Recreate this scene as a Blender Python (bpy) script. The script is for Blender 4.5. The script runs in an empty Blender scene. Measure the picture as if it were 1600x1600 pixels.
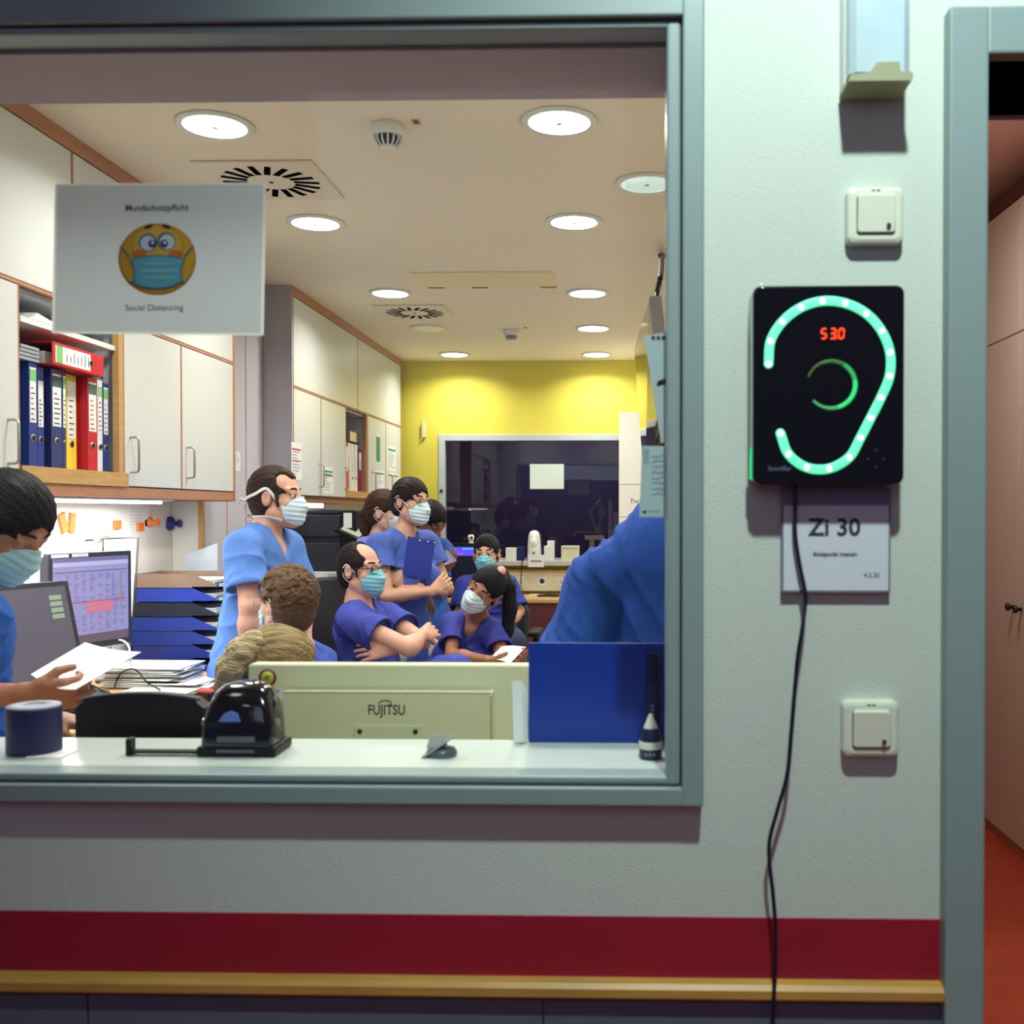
import bpy, bmesh, math, random
import numpy as np
from mathutils import Vector, Matrix
random.seed(7)
SC = bpy.context.scene
COL = SC.collection
PI = math.pi

# ------------------------------------------------------------------ camera
FPX, PPX, PPY = 1600.0, 937.0, 822.0          # focal length and principal point of the cropped photograph (1600 px frame)
YAW, PITCH, CAMZ = math.radians(1.37), math.radians(-0.8), 1.42
def ray(px, py):
    v = Vector(((px - PPX) / FPX, 1.0, (PPY - py) / FPX))
    v = Matrix.Rotation(PITCH, 3, 'X') @ v
    return Matrix.Rotation(YAW, 3, 'Z') @ v
def P(px, py, Y):
    r = ray(px, py); t = Y / r.y
    return Vector((r.x * t, Y, CAMZ + r.z * t))
def PZ(px, py, z):
    r = ray(px, py); t = (z - CAMZ) / r.z
    return Vector((r.x * t, r.y * t, z))
def PX(px, py, x):
    r = ray(px, py); t = x / r.x
    return Vector((x, r.y * t, CAMZ + r.z * t))

cam = bpy.data.cameras.new('camera')
camo = bpy.data.objects.new('camera', cam); COL.objects.link(camo)
camo.location = (0, 0, CAMZ)
camo.rotation_euler = (PI / 2 + PITCH, 0, YAW)
cam.sensor_fit = 'HORIZONTAL'; cam.sensor_width = 36.0; cam.lens = 36.0 * FPX / 1600
cam.shift_x = (800 - PPX) / 1600; cam.shift_y = (PPY - 800) / 1600
cam.clip_start = 0.05
cam.dof.use_dof = True; cam.dof.focus_distance = 4.6; cam.dof.aperture_fstop = 6.2
SC.camera = camo

# ------------------------------------------------------------------ materials
def lin(c):
    c = c / 255.0
    return c / 12.92 if c <= 0.04045 else ((c + 0.055) / 1.055) ** 2.4
def rgb(c): return (lin(c[0]), lin(c[1]), lin(c[2]), 1.0)
MATS = {}
def pm(name, c, rough=0.5, metal=0.0, spec=0.5, noise=None, bump=None, stretch=(1, 1, 1), emit=None, estr=0.0, c2=None, coat=0.0, sheen=0.0, sss=0.0):
    """procedural Principled material; noise=(scale, amount) tints, bump=(scale, strength)"""
    if name in MATS: return MATS[name]
    m = bpy.data.materials.new(name); m.use_nodes = True
    nt = m.node_tree; b = nt.nodes['Principled BSDF']; L = nt.links.new
    b.inputs['Base Color'].default_value = rgb(c); b.inputs['Roughness'].default_value = rough
    b.inputs['Metallic'].default_value = metal; b.inputs['Specular IOR Level'].default_value = spec
    b.inputs['Coat Weight'].default_value = coat; b.inputs['Sheen Weight'].default_value = sheen
    if sss: b.inputs['Subsurface Weight'].default_value = sss; b.inputs['Subsurface Radius'].default_value = (.012, .005, .003)
    if emit: b.inputs['Emission Color'].default_value = rgb(emit); b.inputs['Emission Strength'].default_value = estr
    if noise or bump:
        tc = nt.nodes.new('ShaderNodeTexCoord'); mp = nt.nodes.new('ShaderNodeMapping'); mp.inputs['Scale'].default_value = stretch
        L(tc.outputs['Object'], mp.inputs['Vector'])
    if noise:
        n = nt.nodes.new('ShaderNodeTexNoise'); n.inputs['Scale'].default_value = noise[0]; n.inputs['Detail'].default_value = 4
        L(mp.outputs['Vector'], n.inputs['Vector'])
        mx = nt.nodes.new('ShaderNodeMix'); mx.data_type = 'RGBA'
        a = noise[1]
        mx.inputs['A'].default_value = rgb([v * (1 - a) for v in c]); mx.inputs['B'].default_value = rgb(c2 if c2 else [min(255, v * (1 + a)) for v in c])
        L(n.outputs['Fac'], mx.inputs['Factor']); L(mx.outputs['Result'], b.inputs['Base Color'])
    if bump:
        n2 = nt.nodes.new('ShaderNodeTexNoise'); n2.inputs['Scale'].default_value = bump[0]; n2.inputs['Detail'].default_value = 3
        L(mp.outputs['Vector'], n2.inputs['Vector'])
        bp = nt.nodes.new('ShaderNodeBump'); bp.inputs['Strength'].default_value = bump[1]; bp.inputs['Distance'].default_value = 0.01
        L(n2.outputs['Fac'], bp.inputs['Height']); L(bp.outputs['Normal'], b.inputs['Normal'])
    MATS[name] = m; return m
def glass_mat(name, tint=(255, 255, 255), gloss=0.06, rough=0.0, mix=None):
    """thin pane: transparent with a fresnel sheen"""
    if name in MATS: return MATS[name]
    m = bpy.data.materials.new(name); m.use_nodes = True; nt = m.node_tree; nt.nodes.clear(); L = nt.links.new
    o = nt.nodes.new('ShaderNodeOutputMaterial'); t = nt.nodes.new('ShaderNodeBsdfTransparent'); g = nt.nodes.new('ShaderNodeBsdfGlossy')
    t.inputs['Color'].default_value = rgb(tint); g.inputs['Roughness'].default_value = rough
    mx = nt.nodes.new('ShaderNodeMixShader')
    lw = nt.nodes.new('ShaderNodeLayerWeight'); lw.inputs['Blend'].default_value = 0.2
    mm = nt.nodes.new('ShaderNodeMath'); mm.operation = 'MULTIPLY_ADD'; mm.inputs[1].default_value = 0.3; mm.inputs[2].default_value = gloss
    L(lw.outputs['Facing'], mm.inputs[0]); L(mm.outputs[0], mx.inputs['Fac'])
    L(t.outputs[0], mx.inputs[1]); L(g.outputs[0], mx.inputs[2]); L(mx.outputs[0], o.inputs['Surface'])
    MATS[name] = m; return m

def translucent(m, fac, col):
    nt = m.node_tree; o = nt.nodes['Material Output']; b = nt.nodes['Principled BSDF']; t = nt.nodes.new('ShaderNodeBsdfTranslucent'); mx = nt.nodes.new('ShaderNodeMixShader')
    t.inputs['Color'].default_value = rgb(col); mx.inputs['Fac'].default_value = fac; nt.links.new(b.outputs[0], mx.inputs[1]); nt.links.new(t.outputs[0], mx.inputs[2]); nt.links.new(mx.outputs[0], o.inputs['Surface']); return m
# ------------------------------------------------------------------ mesh builder
class MB:
    def __init__(s): s.v = []; s.f = []; s.m = []; s.sm = []; s.M = Matrix.Identity(4)
    def add(s, vs, fs, mi=0, smooth=False):
        b = len(s.v); s.v += [tuple(s.M @ Vector(v)) for v in vs]
        for f in fs: s.f.append([b + i for i in f]); s.m.append(mi); s.sm.append(smooth)
        return s
    def bm(s, bm, mi=0, smooth=False):
        bm.verts.index_update()
        s.add([v.co.copy() for v in bm.verts], [[v.index for v in f.verts] for f in bm.faces], mi, smooth); bm.free(); return s
    def box(s, x0, x1, y0, y1, z0, z1, bev=0.0, mi=0, seg=2, R=None):
        bm = bmesh.new(); bmesh.ops.create_cube(bm, size=1)
        c = Vector(((x0 + x1) / 2, (y0 + y1) / 2, (z0 + z1) / 2))
        for v in bm.verts: v.co = Vector((v.co.x * abs(x1 - x0), v.co.y * abs(y1 - y0), v.co.z * abs(z1 - z0)))
        if bev > 0: bmesh.ops.bevel(bm, geom=bm.edges[:], offset=bev, segments=seg, profile=0.5, affect='EDGES', clamp_overlap=True)
        for v in bm.verts: v.co = c + ((R @ v.co) if R else v.co)
        return s.bm(bm, mi, False)
    def slab(s, x0, x1, z0, z1, y0, y1, r, mi=0, n=6, bev=0.0):
        """rounded-corner plate facing -Y between y0 (front) and y1"""
        pts = []
        for cx, cz, a0 in ((x1 - r, z1 - r, 0), (x0 + r, z1 - r, 90), (x0 + r, z0 + r, 180), (x1 - r, z0 + r, 270)):
            for k in range(n + 1):
                a = math.radians(a0 + 90 * k / n); pts.append((cx + r * math.cos(a), cz + r * math.sin(a)))
        N = len(pts); cx, cz = (x0 + x1) / 2, (z0 + z1) / 2
        if bev > 0:
            fx = 1 - bev / ((x1 - x0) / 2); fz = 1 - bev / ((z1 - z0) / 2); db = bev * (1 if y1 > y0 else -1)
            rings = [[(cx + (x - cx) * fx, y0, cz + (z - cz) * fz) for x, z in pts],
                     [(cx + (x - cx) * (1 + fx * .0 - (1 - fx) * .3), y0 + db * .3, cz + (z - cz) * (1 - (1 - fz) * .3)) for x, z in pts],
                     [(x, y0 + db, z) for x, z in pts], [(x, y1, z) for x, z in pts]]
        else:
            rings = [[(x, y0, z) for x, z in pts], [(x, y1, z) for x, z in pts]]
        vs = [p for r_ in rings for p in r_]; fs = [list(range(N))]
        for q in range(len(rings) - 1):
            for i in range(N): fs.append([q * N + i, (q + 1) * N + i, (q + 1) * N + (i + 1) % N, q * N + (i + 1) % N])
        fs.append([(len(rings) - 1) * N + i for i in reversed(range(N))])
        return s.add(vs, fs, mi)
    def cyl(s, p0, p1, r0, r1=None, n=24, mi=0, caps=True):
        r1 = r0 if r1 is None else r1; p0 = Vector(p0); p1 = Vector(p1); d = (p1 - p0).normalized()
        a = d.orthogonal().normalized(); b = d.cross(a); vs = []
        for p, r in ((p0, r0), (p1, r1)):
            for i in range(n): t = 2 * PI * i / n; vs.append(p + a * (r * math.cos(t)) + b * (r * math.sin(t)))
        s.add(vs, [[i, (i + 1) % n, n + (i + 1) % n, n + i] for i in range(n)], mi, True)
        if caps: s.add(vs, [list(reversed(range(n))), list(range(n, 2 * n))], mi, False)
        return s
    def tube(s, pts, r, n=8, mi=0, caps=True, closed=False, flat=None):
        """flat=(normal-list or vector, width, thick) makes a ribbon"""
        pts = [Vector(p) for p in pts]; N = len(pts); vs = []; prev = None
        rr = r if isinstance(r, (list, tuple)) else [r] * N
        for k, p in enumerate(pts):
            if closed: t = (pts[(k + 1) % N] - pts[k - 1]).normalized()
            else: t = (pts[min(k + 1, N - 1)] - pts[max(k - 1, 0)]).normalized()
            if flat:
                nn = flat[0][k] if isinstance(flat[0], list) else Vector(flat[0])
                u = t.cross(nn).normalized(); w = u.cross(t).normalized()
                for i in range(n):
                    a = 2 * PI * i / n; vs.append(p + u * (flat[1] * math.cos(a)) + w * (flat[2] * math.sin(a)))
                continue
            if prev is None: u = t.orthogonal().normalized()
            else: u = (prev - t * prev.dot(t)).normalized()
            prev = u; w = t.cross(u)
            for i in range(n): a = 2 * PI * i / n; vs.append(p + u * (rr[k] * math.cos(a)) + w * (rr[k] * math.sin(a)))
        fs = []
        for k in range(N if closed else N - 1):
            q = (k + 1) % N
            for i in range(n): fs.append([k * n + i, k * n + (i + 1) % n, q * n + (i + 1) % n, q * n + i])
        s.add(vs, fs, mi, True)
        if caps and not closed: s.add(vs, [list(reversed(range(n))), [(N - 1) * n + i for i in range(n)]], mi, False)
        return s
    def lathe(s, prof, c=(0, 0, 0), n=32, mi=0, axis='Z', smooth=True):
        c = Vector(c); vs = []
        for r, z in prof:
            for i in range(n):
                a = 2 * PI * i / n; x, y = r * math.cos(a), r * math.sin(a)
                vs.append(c + (Vector((x, y, z)) if axis == 'Z' else Vector((x, z, y)) if axis == 'Y' else Vector((z, x, y))))
        fs = []
        for k in range(len(prof) - 1):
            for i in range(n): fs.append([k * n + i, k * n + (i + 1) % n, (k + 1) * n + (i + 1) % n, (k + 1) * n + i])
        s.add(vs, fs, mi, smooth)
        s.add(vs, [list(reversed(range(n))), [(len(prof) - 1) * n + i for i in range(n)]], mi, False)
        return s
    def prism(s, pts, o, u, v, d, mi=0, smooth=False):
        """polygon pts (2D) on origin o, axes u,v, extruded by vector d"""
        o, u, v, d = Vector(o), Vector(u), Vector(v), Vector(d); N = len(pts)
        a = [o + u * p[0] + v * p[1] for p in pts]; vs = a + [p + d for p in a]
        s.add(vs, [list(range(N)), list(reversed(range(N, 2 * N)))] , mi)
        return s.add(vs, [[i, N + i, N + (i + 1) % N, (i + 1) % N] for i in range(N)], mi, smooth)
    def poly(s, vs, mi=0): return s.add(vs, [list(range(len(vs)))], mi)
    def sphere(s, c, r, mi=0, nu=16, nv=10):
        r = r if isinstance(r, (tuple, list)) else (r, r, r); c = Vector(c); vs = []
        for j in range(nv + 1):
            th = PI * j / nv
            for i in range(nu): a = 2 * PI * i / nu; vs.append(c + Vector((r[0] * math.sin(th) * math.cos(a), r[1] * math.sin(th) * math.sin(a), r[2] * math.cos(th))))
        fs = [[j * nu + i, (j + 1) * nu + i, (j + 1) * nu + (i + 1) % nu, j * nu + (i + 1) % nu] for j in range(nv) for i in range(nu)]
        return s.add(vs, fs, mi, True)
    def disc(s, c, rx, rz, n=32, mi=0, y=None):
        return s.poly([(c[0] + rx * math.cos(2 * PI * i / n), c[1], c[2] + rz * math.sin(2 * PI * i / n)) for i in range(n)], mi)
    def text(s, body, size, o, u=(1, 0, 0), v=(0, 0, 1), align='CENTER', mi=0, bold=0.0, sx=1.0):
        cu = bpy.data.curves.new('t', 'FONT'); cu.body = body; cu.size = size; cu.align_x = align; cu.align_y = 'CENTER'; cu.offset = bold; cu.resolution_u = 3
        ob = bpy.data.objects.new('t', cu); me = bpy.data.meshes.new_from_object(ob)
        o, u, v = Vector(o), Vector(u), Vector(v)
        s.add([o + u * (p.co.x * sx) + v * p.co.y for p in me.vertices], [list(p.vertices) for p in me.polygons], mi)
        bpy.data.objects.remove(ob); bpy.data.curves.remove(cu); bpy.data.meshes.remove(me); return s
    def build(s, name, mats, parent=None, local=False):
        me = bpy.data.meshes.new(name)
        o0 = ORI.get(parent.name, Vector()) if parent and not local else Vector()
        me.from_pydata([tuple(Vector(v) - o0) for v in s.v], [], s.f)
        for m in (mats if isinstance(mats, (list, tuple)) else [mats]): me.materials.append(m)
        me.polygons.foreach_set('material_index', s.m); me.polygons.foreach_set('use_smooth', s.sm)
        me.validate(); me.update()
        ob = bpy.data.objects.new(name, me); COL.objects.link(ob)
        if parent:
            ob.parent = parent
            if not local: ORI[ob.name] = o0
        return ob
ORI = {}
def thing(name, label, cat, loc, group=None):
    o = bpy.data.objects.new(name, None); COL.objects.link(o); o.location = loc; o.empty_display_size = 0.05
    ORI[o.name] = Vector(loc); o['label'] = label; o['category'] = cat
    if group: o['group'] = group
    return o
def tag(o, label, cat, group=None, kind=None):
    o['label'] = label; o['category'] = cat
    if group: o['group'] = group
    if kind: o['kind'] = kind
    return o
def single(name, mb, mats, label, cat, base=None, group=None):
    """a thing that is one mesh, its origin at its base"""
    if base is None:
        a = np.array([tuple(v) for v in mb.v]); base = Vector(((a[:, 0].min() + a[:, 0].max()) / 2, (a[:, 1].min() + a[:, 1].max()) / 2, a[:, 2].min()))
    base = Vector(base); mb.v = [tuple(Vector(v) - base) for v in mb.v]
    o = mb.build(name, mats); o.location = base; ORI[o.name] = base
    return tag(o, label, cat, group)
def struct(name, mb, mats, parent=None):
    o = mb.build(name, mats, parent)
    if parent is None: o['kind'] = 'structure'
    return o
def copy_tree(o, parent=None):
    c = o.copy(); COL.objects.link(c); c.parent = parent
    if o.name in ORI: ORI[c.name] = ORI[o.name]
    for ch in list(o.children): copy_tree(ch, c)
    return c
def mirror_rot(axis_n, up=(0, 0, 1)):
    """frame with local -Y along the normal axis_n (things are modelled facing -Y)"""
    y = -Vector(axis_n).normalized(); z = (Vector(up) - y * y.dot(Vector(up))).normalized(); x = y.cross(z)
    return Matrix((x, y, z)).transposed()
def frame_at(o, n, up=(0, 0, 1)):
    return Matrix.Translation(Vector(o)) @ mirror_rot(n, up).to_4x4()
def area(name, loc, size, energy, col=(1, 1, 1), rot=(0, 0, 0), shape='DISK', sy=None, spread=None):
    l = bpy.data.lights.new(name, 'AREA'); l.shape = shape; l.size = size; l.energy = energy; l.color = col
    if sy: l.size_y = sy
    if spread: l.spread = spread
    o = bpy.data.objects.new(name, l); COL.objects.link(o); o.location = loc; o.rotation_euler = rot; return o
# ------------------------------------------------------------------ distance-field modeller (smooth unions -> one continuous surface)
A_ = lambda *v: np.array(v, dtype=np.float64)
def nrm(v): v = np.asarray(v, float); return v / np.linalg.norm(v)
class Field:
    def __init__(s, lo, hi, h):
        s.lo = np.asarray(lo, float); s.h = h; s.n = np.ceil((np.asarray(hi, float) - s.lo) / h).astype(int) + 1
        s.ax = [(s.lo[i] + h * np.arange(s.n[i])).astype(np.float32) for i in range(3)]
        s.F = np.full(s.n, 0.15, np.float32)
    def reg(s, lo, hi, m):
        a = np.clip(np.floor((np.asarray(lo) - m - s.lo) / s.h).astype(int), 0, s.n); b = np.clip(np.ceil((np.asarray(hi) + m - s.lo) / s.h).astype(int) + 1, 0, s.n)
        if np.any(b <= a): return None
        return tuple(slice(a[i], b[i]) for i in range(3))
    def xyz(s, sl): return s.ax[0][sl[0]][:, None, None], s.ax[1][sl[1]][None, :, None], s.ax[2][sl[2]][None, None, :]
    def comb(s, sl, d, op, k):
        c = s.F[sl]
        if op == 'add':
            r = np.minimum(c, d)
            if k > 0: q = np.clip(k - np.abs(c - d), 0, None); r = r - q * q * (0.25 / k)
        elif op == 'sub':
            r = np.maximum(c, -d)
            if k > 0: q = np.clip(k - np.abs(c + d), 0, None); r = r + q * q * (0.25 / k)
        s.F[sl] = r
    def cone(s, a, b, ra, rb, k=0.01, op='add', flat=None):
        a = np.asarray(a, float); b = np.asarray(b, float); R = max(ra, rb)
        sl = s.reg(np.minimum(a, b) - R, np.maximum(a, b) + R, k + 3 * s.h)
        if sl is None: return s
        X, Y, Z = s.xyz(sl); X = X - np.float32(a[0]); Y = Y - np.float32(a[1]); Z = Z - np.float32(a[2]); e = b - a
        if flat is not None:
            n, f = np.asarray(flat[0], float), flat[1] - 1
            dn = (X * n[0] + Y * n[1] + Z * n[2]) * f
            X = X + dn * n[0]; Y = Y + dn * n[1]; Z = Z + dn * n[2]; e = e + n * (np.dot(e, n) * f)
        L2 = max(float(np.dot(e, e)), 1e-12)
        t = np.clip((X * e[0] + Y * e[1] + Z * e[2]) / L2, 0, 1)
        d = np.sqrt((X - t * e[0]) ** 2 + (Y - t * e[1]) ** 2 + (Z - t * e[2]) ** 2) - (ra + t * (rb - ra))
        if flat is not None: d = d / (1 + 0.5 * f)
        s.comb(sl, d.astype(np.float32), op, k); return s
    def ball(s, c, r, k=0.01, op='add'): return s.cone(c, c, r, r, k, op)
    def ell(s, c, r, k=0.01, op='add', R=None):
        c = np.asarray(c, float); r = np.asarray(r, float); R_ = max(r)
        ext = np.array(r) if R is None else np.sqrt(((R * r[None, :]) ** 2).sum(1))
        sl = s.reg(c - ext, c + ext, k + 3 * s.h)
        if sl is None: return s
        X, Y, Z = s.xyz(sl); X = X - np.float32(c[0]); Y = Y - np.float32(c[1]); Z = Z - np.float32(c[2])
        if R is not None:
            X, Y, Z = (X * R[0, 0] + Y * R[1, 0] + Z * R[2, 0], X * R[0, 1] + Y * R[1, 1] + Z * R[2, 1], X * R[0, 2] + Y * R[1, 2] + Z * R[2, 2])
        k0 = np.sqrt((X / r[0]) ** 2 + (Y / r[1]) ** 2 + (Z / r[2]) ** 2); k1 = np.sqrt((X / r[0] ** 2) ** 2 + (Y / r[1] ** 2) ** 2 + (Z / r[2] ** 2) ** 2)
        d = k0 * (k0 - 1) / np.maximum(k1, 1e-6)
        d = np.where(k0 < 1e-3, -min(r), d)
        s.comb(sl, d.astype(np.float32), op, k); return s
    def plane(s, p, n, k=0.0, within=None):
        """cut away everything on the +n side (optionally only near a point: (centre, radius))"""
        p = np.asarray(p, float); n = nrm(n)
        sl = tuple(slice(0, q) for q in s.n) if within is None else s.reg(np.asarray(within[0]) - within[1], np.asarray(within[0]) + within[1], 0)
        if sl is None: return s
        X, Y, Z = s.xyz(sl)
        d = -((X - p[0]) * n[0] + (Y - p[1]) * n[1] + (Z - p[2]) * n[2])
        if within is not None:
            c = np.asarray(within[0]); q = np.sqrt((X - c[0]) ** 2 + (Y - c[1]) ** 2 + (Z - c[2]) ** 2) - within[1]
            d = np.maximum(d, q)
        s.comb(sl, d.astype(np.float32), 'sub', k); return s
    def cylcut(s, a, b, r, k=0.0, r2=None):
        """remove a flat-ended cylinder running from a to b"""
        a = np.asarray(a, float); b = np.asarray(b, float); e = b - a; L = np.linalg.norm(e); e = e / L; r2 = r if r2 is None else r2
        R = max(r, r2)
        sl = s.reg(np.minimum(a, b) - R, np.maximum(a, b) + R, 2 * s.h)
        if sl is None: return s
        X, Y, Z = s.xyz(sl); X = X - a[0]; Y = Y - a[1]; Z = Z - a[2]
        t = X * e[0] + Y * e[1] + Z * e[2]
        q = np.sqrt(np.maximum(X * X + Y * Y + Z * Z - t * t, 0)) - (r + np.clip(t / L, 0, 1) * (r2 - r))
        d = np.maximum(q, np.maximum(-t, t - L))
        s.comb(sl, d.astype(np.float32), 'sub', k); return s
    def folds(s, amp, freq=1.0, seed=0):
        rng = np.random.RandomState(seed); X, Y, Z = s.xyz(tuple(slice(0, q) for q in s.n)); D = 0
        for fr, a in ((24, .8), (36, .8), (52, .6), (80, .3)):
            d1 = rng.randn(3); d1 /= np.linalg.norm(d1); d2 = rng.randn(3); d2 /= np.linalg.norm(d2); d3 = rng.randn(3); d3 /= np.linalg.norm(d3)
            w = np.sin((X * d2[0] + Y * d2[1] + Z * d2[2]) * fr * .5 * freq + rng.rand() * 6) * 1.6
            am = np.clip(.35 + np.sin((X * d3[0] + Y * d3[1] + Z * d3[2]) * 13 + rng.rand() * 6), 0, 1.2)
            D = D + a * am * (np.abs(np.sin((X * d1[0] + Y * d1[1] + Z * d1[2]) * fr * freq + w + rng.rand() * 6)) ** .7 - .6)
        s.F += (D * amp).astype(np.float32); return s
    def add_disp(s, fn): X, Y, Z = s.xyz(tuple(slice(0, q) for q in s.n)); s.F += fn(X, Y, Z).astype(np.float32); return s
    def mesh(s, smooth=2):
        F = s.F; F[0] = F[-1] = .1; F[:, 0] = F[:, -1] = .1; F[:, :, 0] = F[:, :, -1] = .1
        S = F < 0; n = s.n
        cnt = np.zeros(n - 1, np.int8); offs = [(i, j, k) for i in (0, 1) for j in (0, 1) for k in (0, 1)]
        for o in offs: cnt += S[o[0]:n[0] - 1 + o[0], o[1]:n[1] - 1 + o[1], o[2]:n[2] - 1 + o[2]]
        cells = np.argwhere((cnt > 0) & (cnt < 8)); N = len(cells)
        if N == 0: return np.zeros((0, 3)), np.zeros((0, 4), int)
        idm = np.full(n - 1, -1, np.int32); idm[tuple(cells.T)] = np.arange(N)
        V = np.stack([F[cells[:, 0] + o[0], cells[:, 1] + o[1], cells[:, 2] + o[2]] for o in offs], 1)
        acc = np.zeros((N, 3)); c = np.zeros(N); O = np.array(offs, float)
        for i in range(8):
            for j in range(i + 1, 8):
                if abs(O[i] - O[j]).sum() != 1: continue
                m = (V[:, i] < 0) != (V[:, j] < 0); t = V[m, i] / (V[m, i] - V[m, j])
                acc[m] += O[i] + t[:, None] * (O[j] - O[i]); c[m] += 1
        vs = s.lo + s.h * (cells + acc / c[:, None]); quads = []
        for ax in range(3):
            a = [slice(1, -1)] * 3; b = [slice(1, -1)] * 3; a[ax] = slice(0, -1); b[ax] = slice(1, None)
            d = S[tuple(a)] != S[tuple(b)]; e = np.argwhere(d); off = np.ones(3, int); off[ax] = 0; e = e + off
            ins = S[tuple(e.T)]; u, w = [(1, 2), (2, 0), (0, 1)][ax]
            q = []
            for du, dw in ((-1, -1), (0, -1), (0, 0), (-1, 0)):
                g = e.copy(); g[:, u] += du; g[:, w] += dw; q.append(idm[tuple(g.T)])
            q = np.stack(q, 1); q[~ins] = q[~ins][:, ::-1]; quads.append(q)
        Q = np.concatenate(quads); Q = Q[(Q >= 0).all(1)]
        E = np.concatenate([Q[:, [0, 1]], Q[:, [1, 2]], Q[:, [2, 3]], Q[:, [3, 0]]])
        for it in range(smooth):
            sm = np.zeros((N, 3)); ct = np.bincount(E.ravel(), minlength=N).astype(float)
            for ax in range(3):
                sm[:, ax] = np.bincount(E[:, 0], vs[E[:, 1], ax], N) + np.bincount(E[:, 1], vs[E[:, 0], ax], N)
            vs = vs + 0.5 * (sm / np.maximum(ct, 1)[:, None] - vs)
        return vs, Q
def sdf_obj(name, field, mat, parent=None, origin=None, M=None, smooth=2):
    vs, Q = field.mesh(smooth)
    if origin is not None: vs = vs - np.asarray(origin)
    me = bpy.data.meshes.new(name)
    me.vertices.add(len(vs)); me.vertices.foreach_set('co', vs.astype(np.float32).ravel())
    me.loops.add(Q.size); me.loops.foreach_set('vertex_index', Q.astype(np.int32).ravel())
    me.polygons.add(len(Q)); me.polygons.foreach_set('loop_start', np.arange(0, Q.size, 4, dtype=np.int32))
    me.update(calc_edges=True); me.validate()
    me.polygons.foreach_set('use_smooth', np.ones(len(me.polygons), bool)); me.update()
    me.materials.append(mat)
    ob = bpy.data.objects.new(name, me); COL.objects.link(ob)
    if parent: ob.parent = parent
    return ob
# ------------------------------------------------------------------ materials used all over
M = {}
M['wallpaper'] = pm('mint_wallpaper', (196, 205, 196), .75, bump=(480, .2), stretch=(.25, 1, 1.3), noise=(3, .03))
M['steel_frame'] = pm('grey_green_paint', (132, 150, 150), .38, noise=(4, .04))
M['white_sill'] = pm('white_laminate_sill', (204, 214, 209), .25)
M['red_band'] = pm('dark_red_paint', (150, 18, 42), .55, noise=(6, .06))
M['oak'] = pm('oak_wood', (196, 150, 90), .45, noise=(9, .16), stretch=(1, 1, 8), c2=(214, 172, 112))
M['rail_wood'] = pm('handrail_oak', (190, 140, 62), .4, noise=(7, .18), stretch=(1, 6, 6), c2=(214, 165, 84))
M['brown_wood'] = pm('brown_beech', (172, 122, 92), .5, noise=(9, .12), stretch=(8, 1, 8))
M['panel_blue'] = pm('blue_grey_panel', (88, 100, 118), .5, noise=(5, .05))
M['room_white'] = pm('warm_white_plaster', (232, 222, 200), .85, noise=(2, .02), bump=(90, .05))
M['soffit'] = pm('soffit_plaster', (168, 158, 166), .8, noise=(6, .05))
M['yellow'] = pm('yellow_wall_paint', (206, 194, 74), .75, noise=(2.5, .04))
M['olive_wall'] = pm('white_board_wall', (226, 226, 220), .5)
M['red_floor'] = pm('red_linoleum', (176, 62, 40), .35, noise=(14, .12), c2=(196, 80, 52))
M['cab'] = pm('grey_white_laminate', (206, 210, 208), .35, noise=(3, .02))
M['cab_side'] = pm('grey_laminate_side', (176, 174, 182), .45, noise=(3, .03))
M['cab_in'] = pm('cabinet_inside', (176, 182, 190), .55)
M['metal'] = pm('brushed_metal', (178, 176, 170), .3, metal=.9)
M['dark_metal'] = pm('dark_metal', (66, 62, 58), .35, metal=.7)
M['black'] = pm('black_plastic', (8, 8, 14), .45, noise=(30, .1), spec=.3)
M['black_gloss'] = pm('black_gloss_plastic', (8, 9, 16), .12, coat=.4)
M['dark_grey'] = pm('dark_grey_plastic', (44, 46, 56), .45)
M['white_pl'] = pm('white_plastic', (222, 226, 220), .35)
M['cream_pl'] = pm('cream_plastic', (214, 214, 178), .45, noise=(5, .02))
M['switch_pl'] = pm('ivory_switch_plastic', (214, 218, 200), .28)
M['paper'] = pm('white_paper', (226, 228, 228), .8, noise=(12, .02))
M['paper_grey'] = pm('sheet_grey_white', (166, 178, 184), .7, noise=(9, .04))
M['ink'] = pm('printed_ink', (40, 42, 60), .7)
M['ink_grey'] = pm('grey_print', (128, 134, 150), .7)
M['ink_red'] = pm('red_print', (190, 60, 50), .7)
M['ink_green'] = pm('green_print', (60, 140, 100), .7)
M['navy_pl'] = pm('navy_plastic', (22, 34, 92), .35)
M['blue_pl'] = pm('blue_plastic', (6, 48, 146), .4, noise=(20, .05))
M['glass'] = glass_mat('window_glass', (250, 252, 250), .012)

RW_X, LW_X, BACK_Y, CEIL = 0.43, -2.12, 8.37, 1.42 + 1.235
CABX = -1.81

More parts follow.
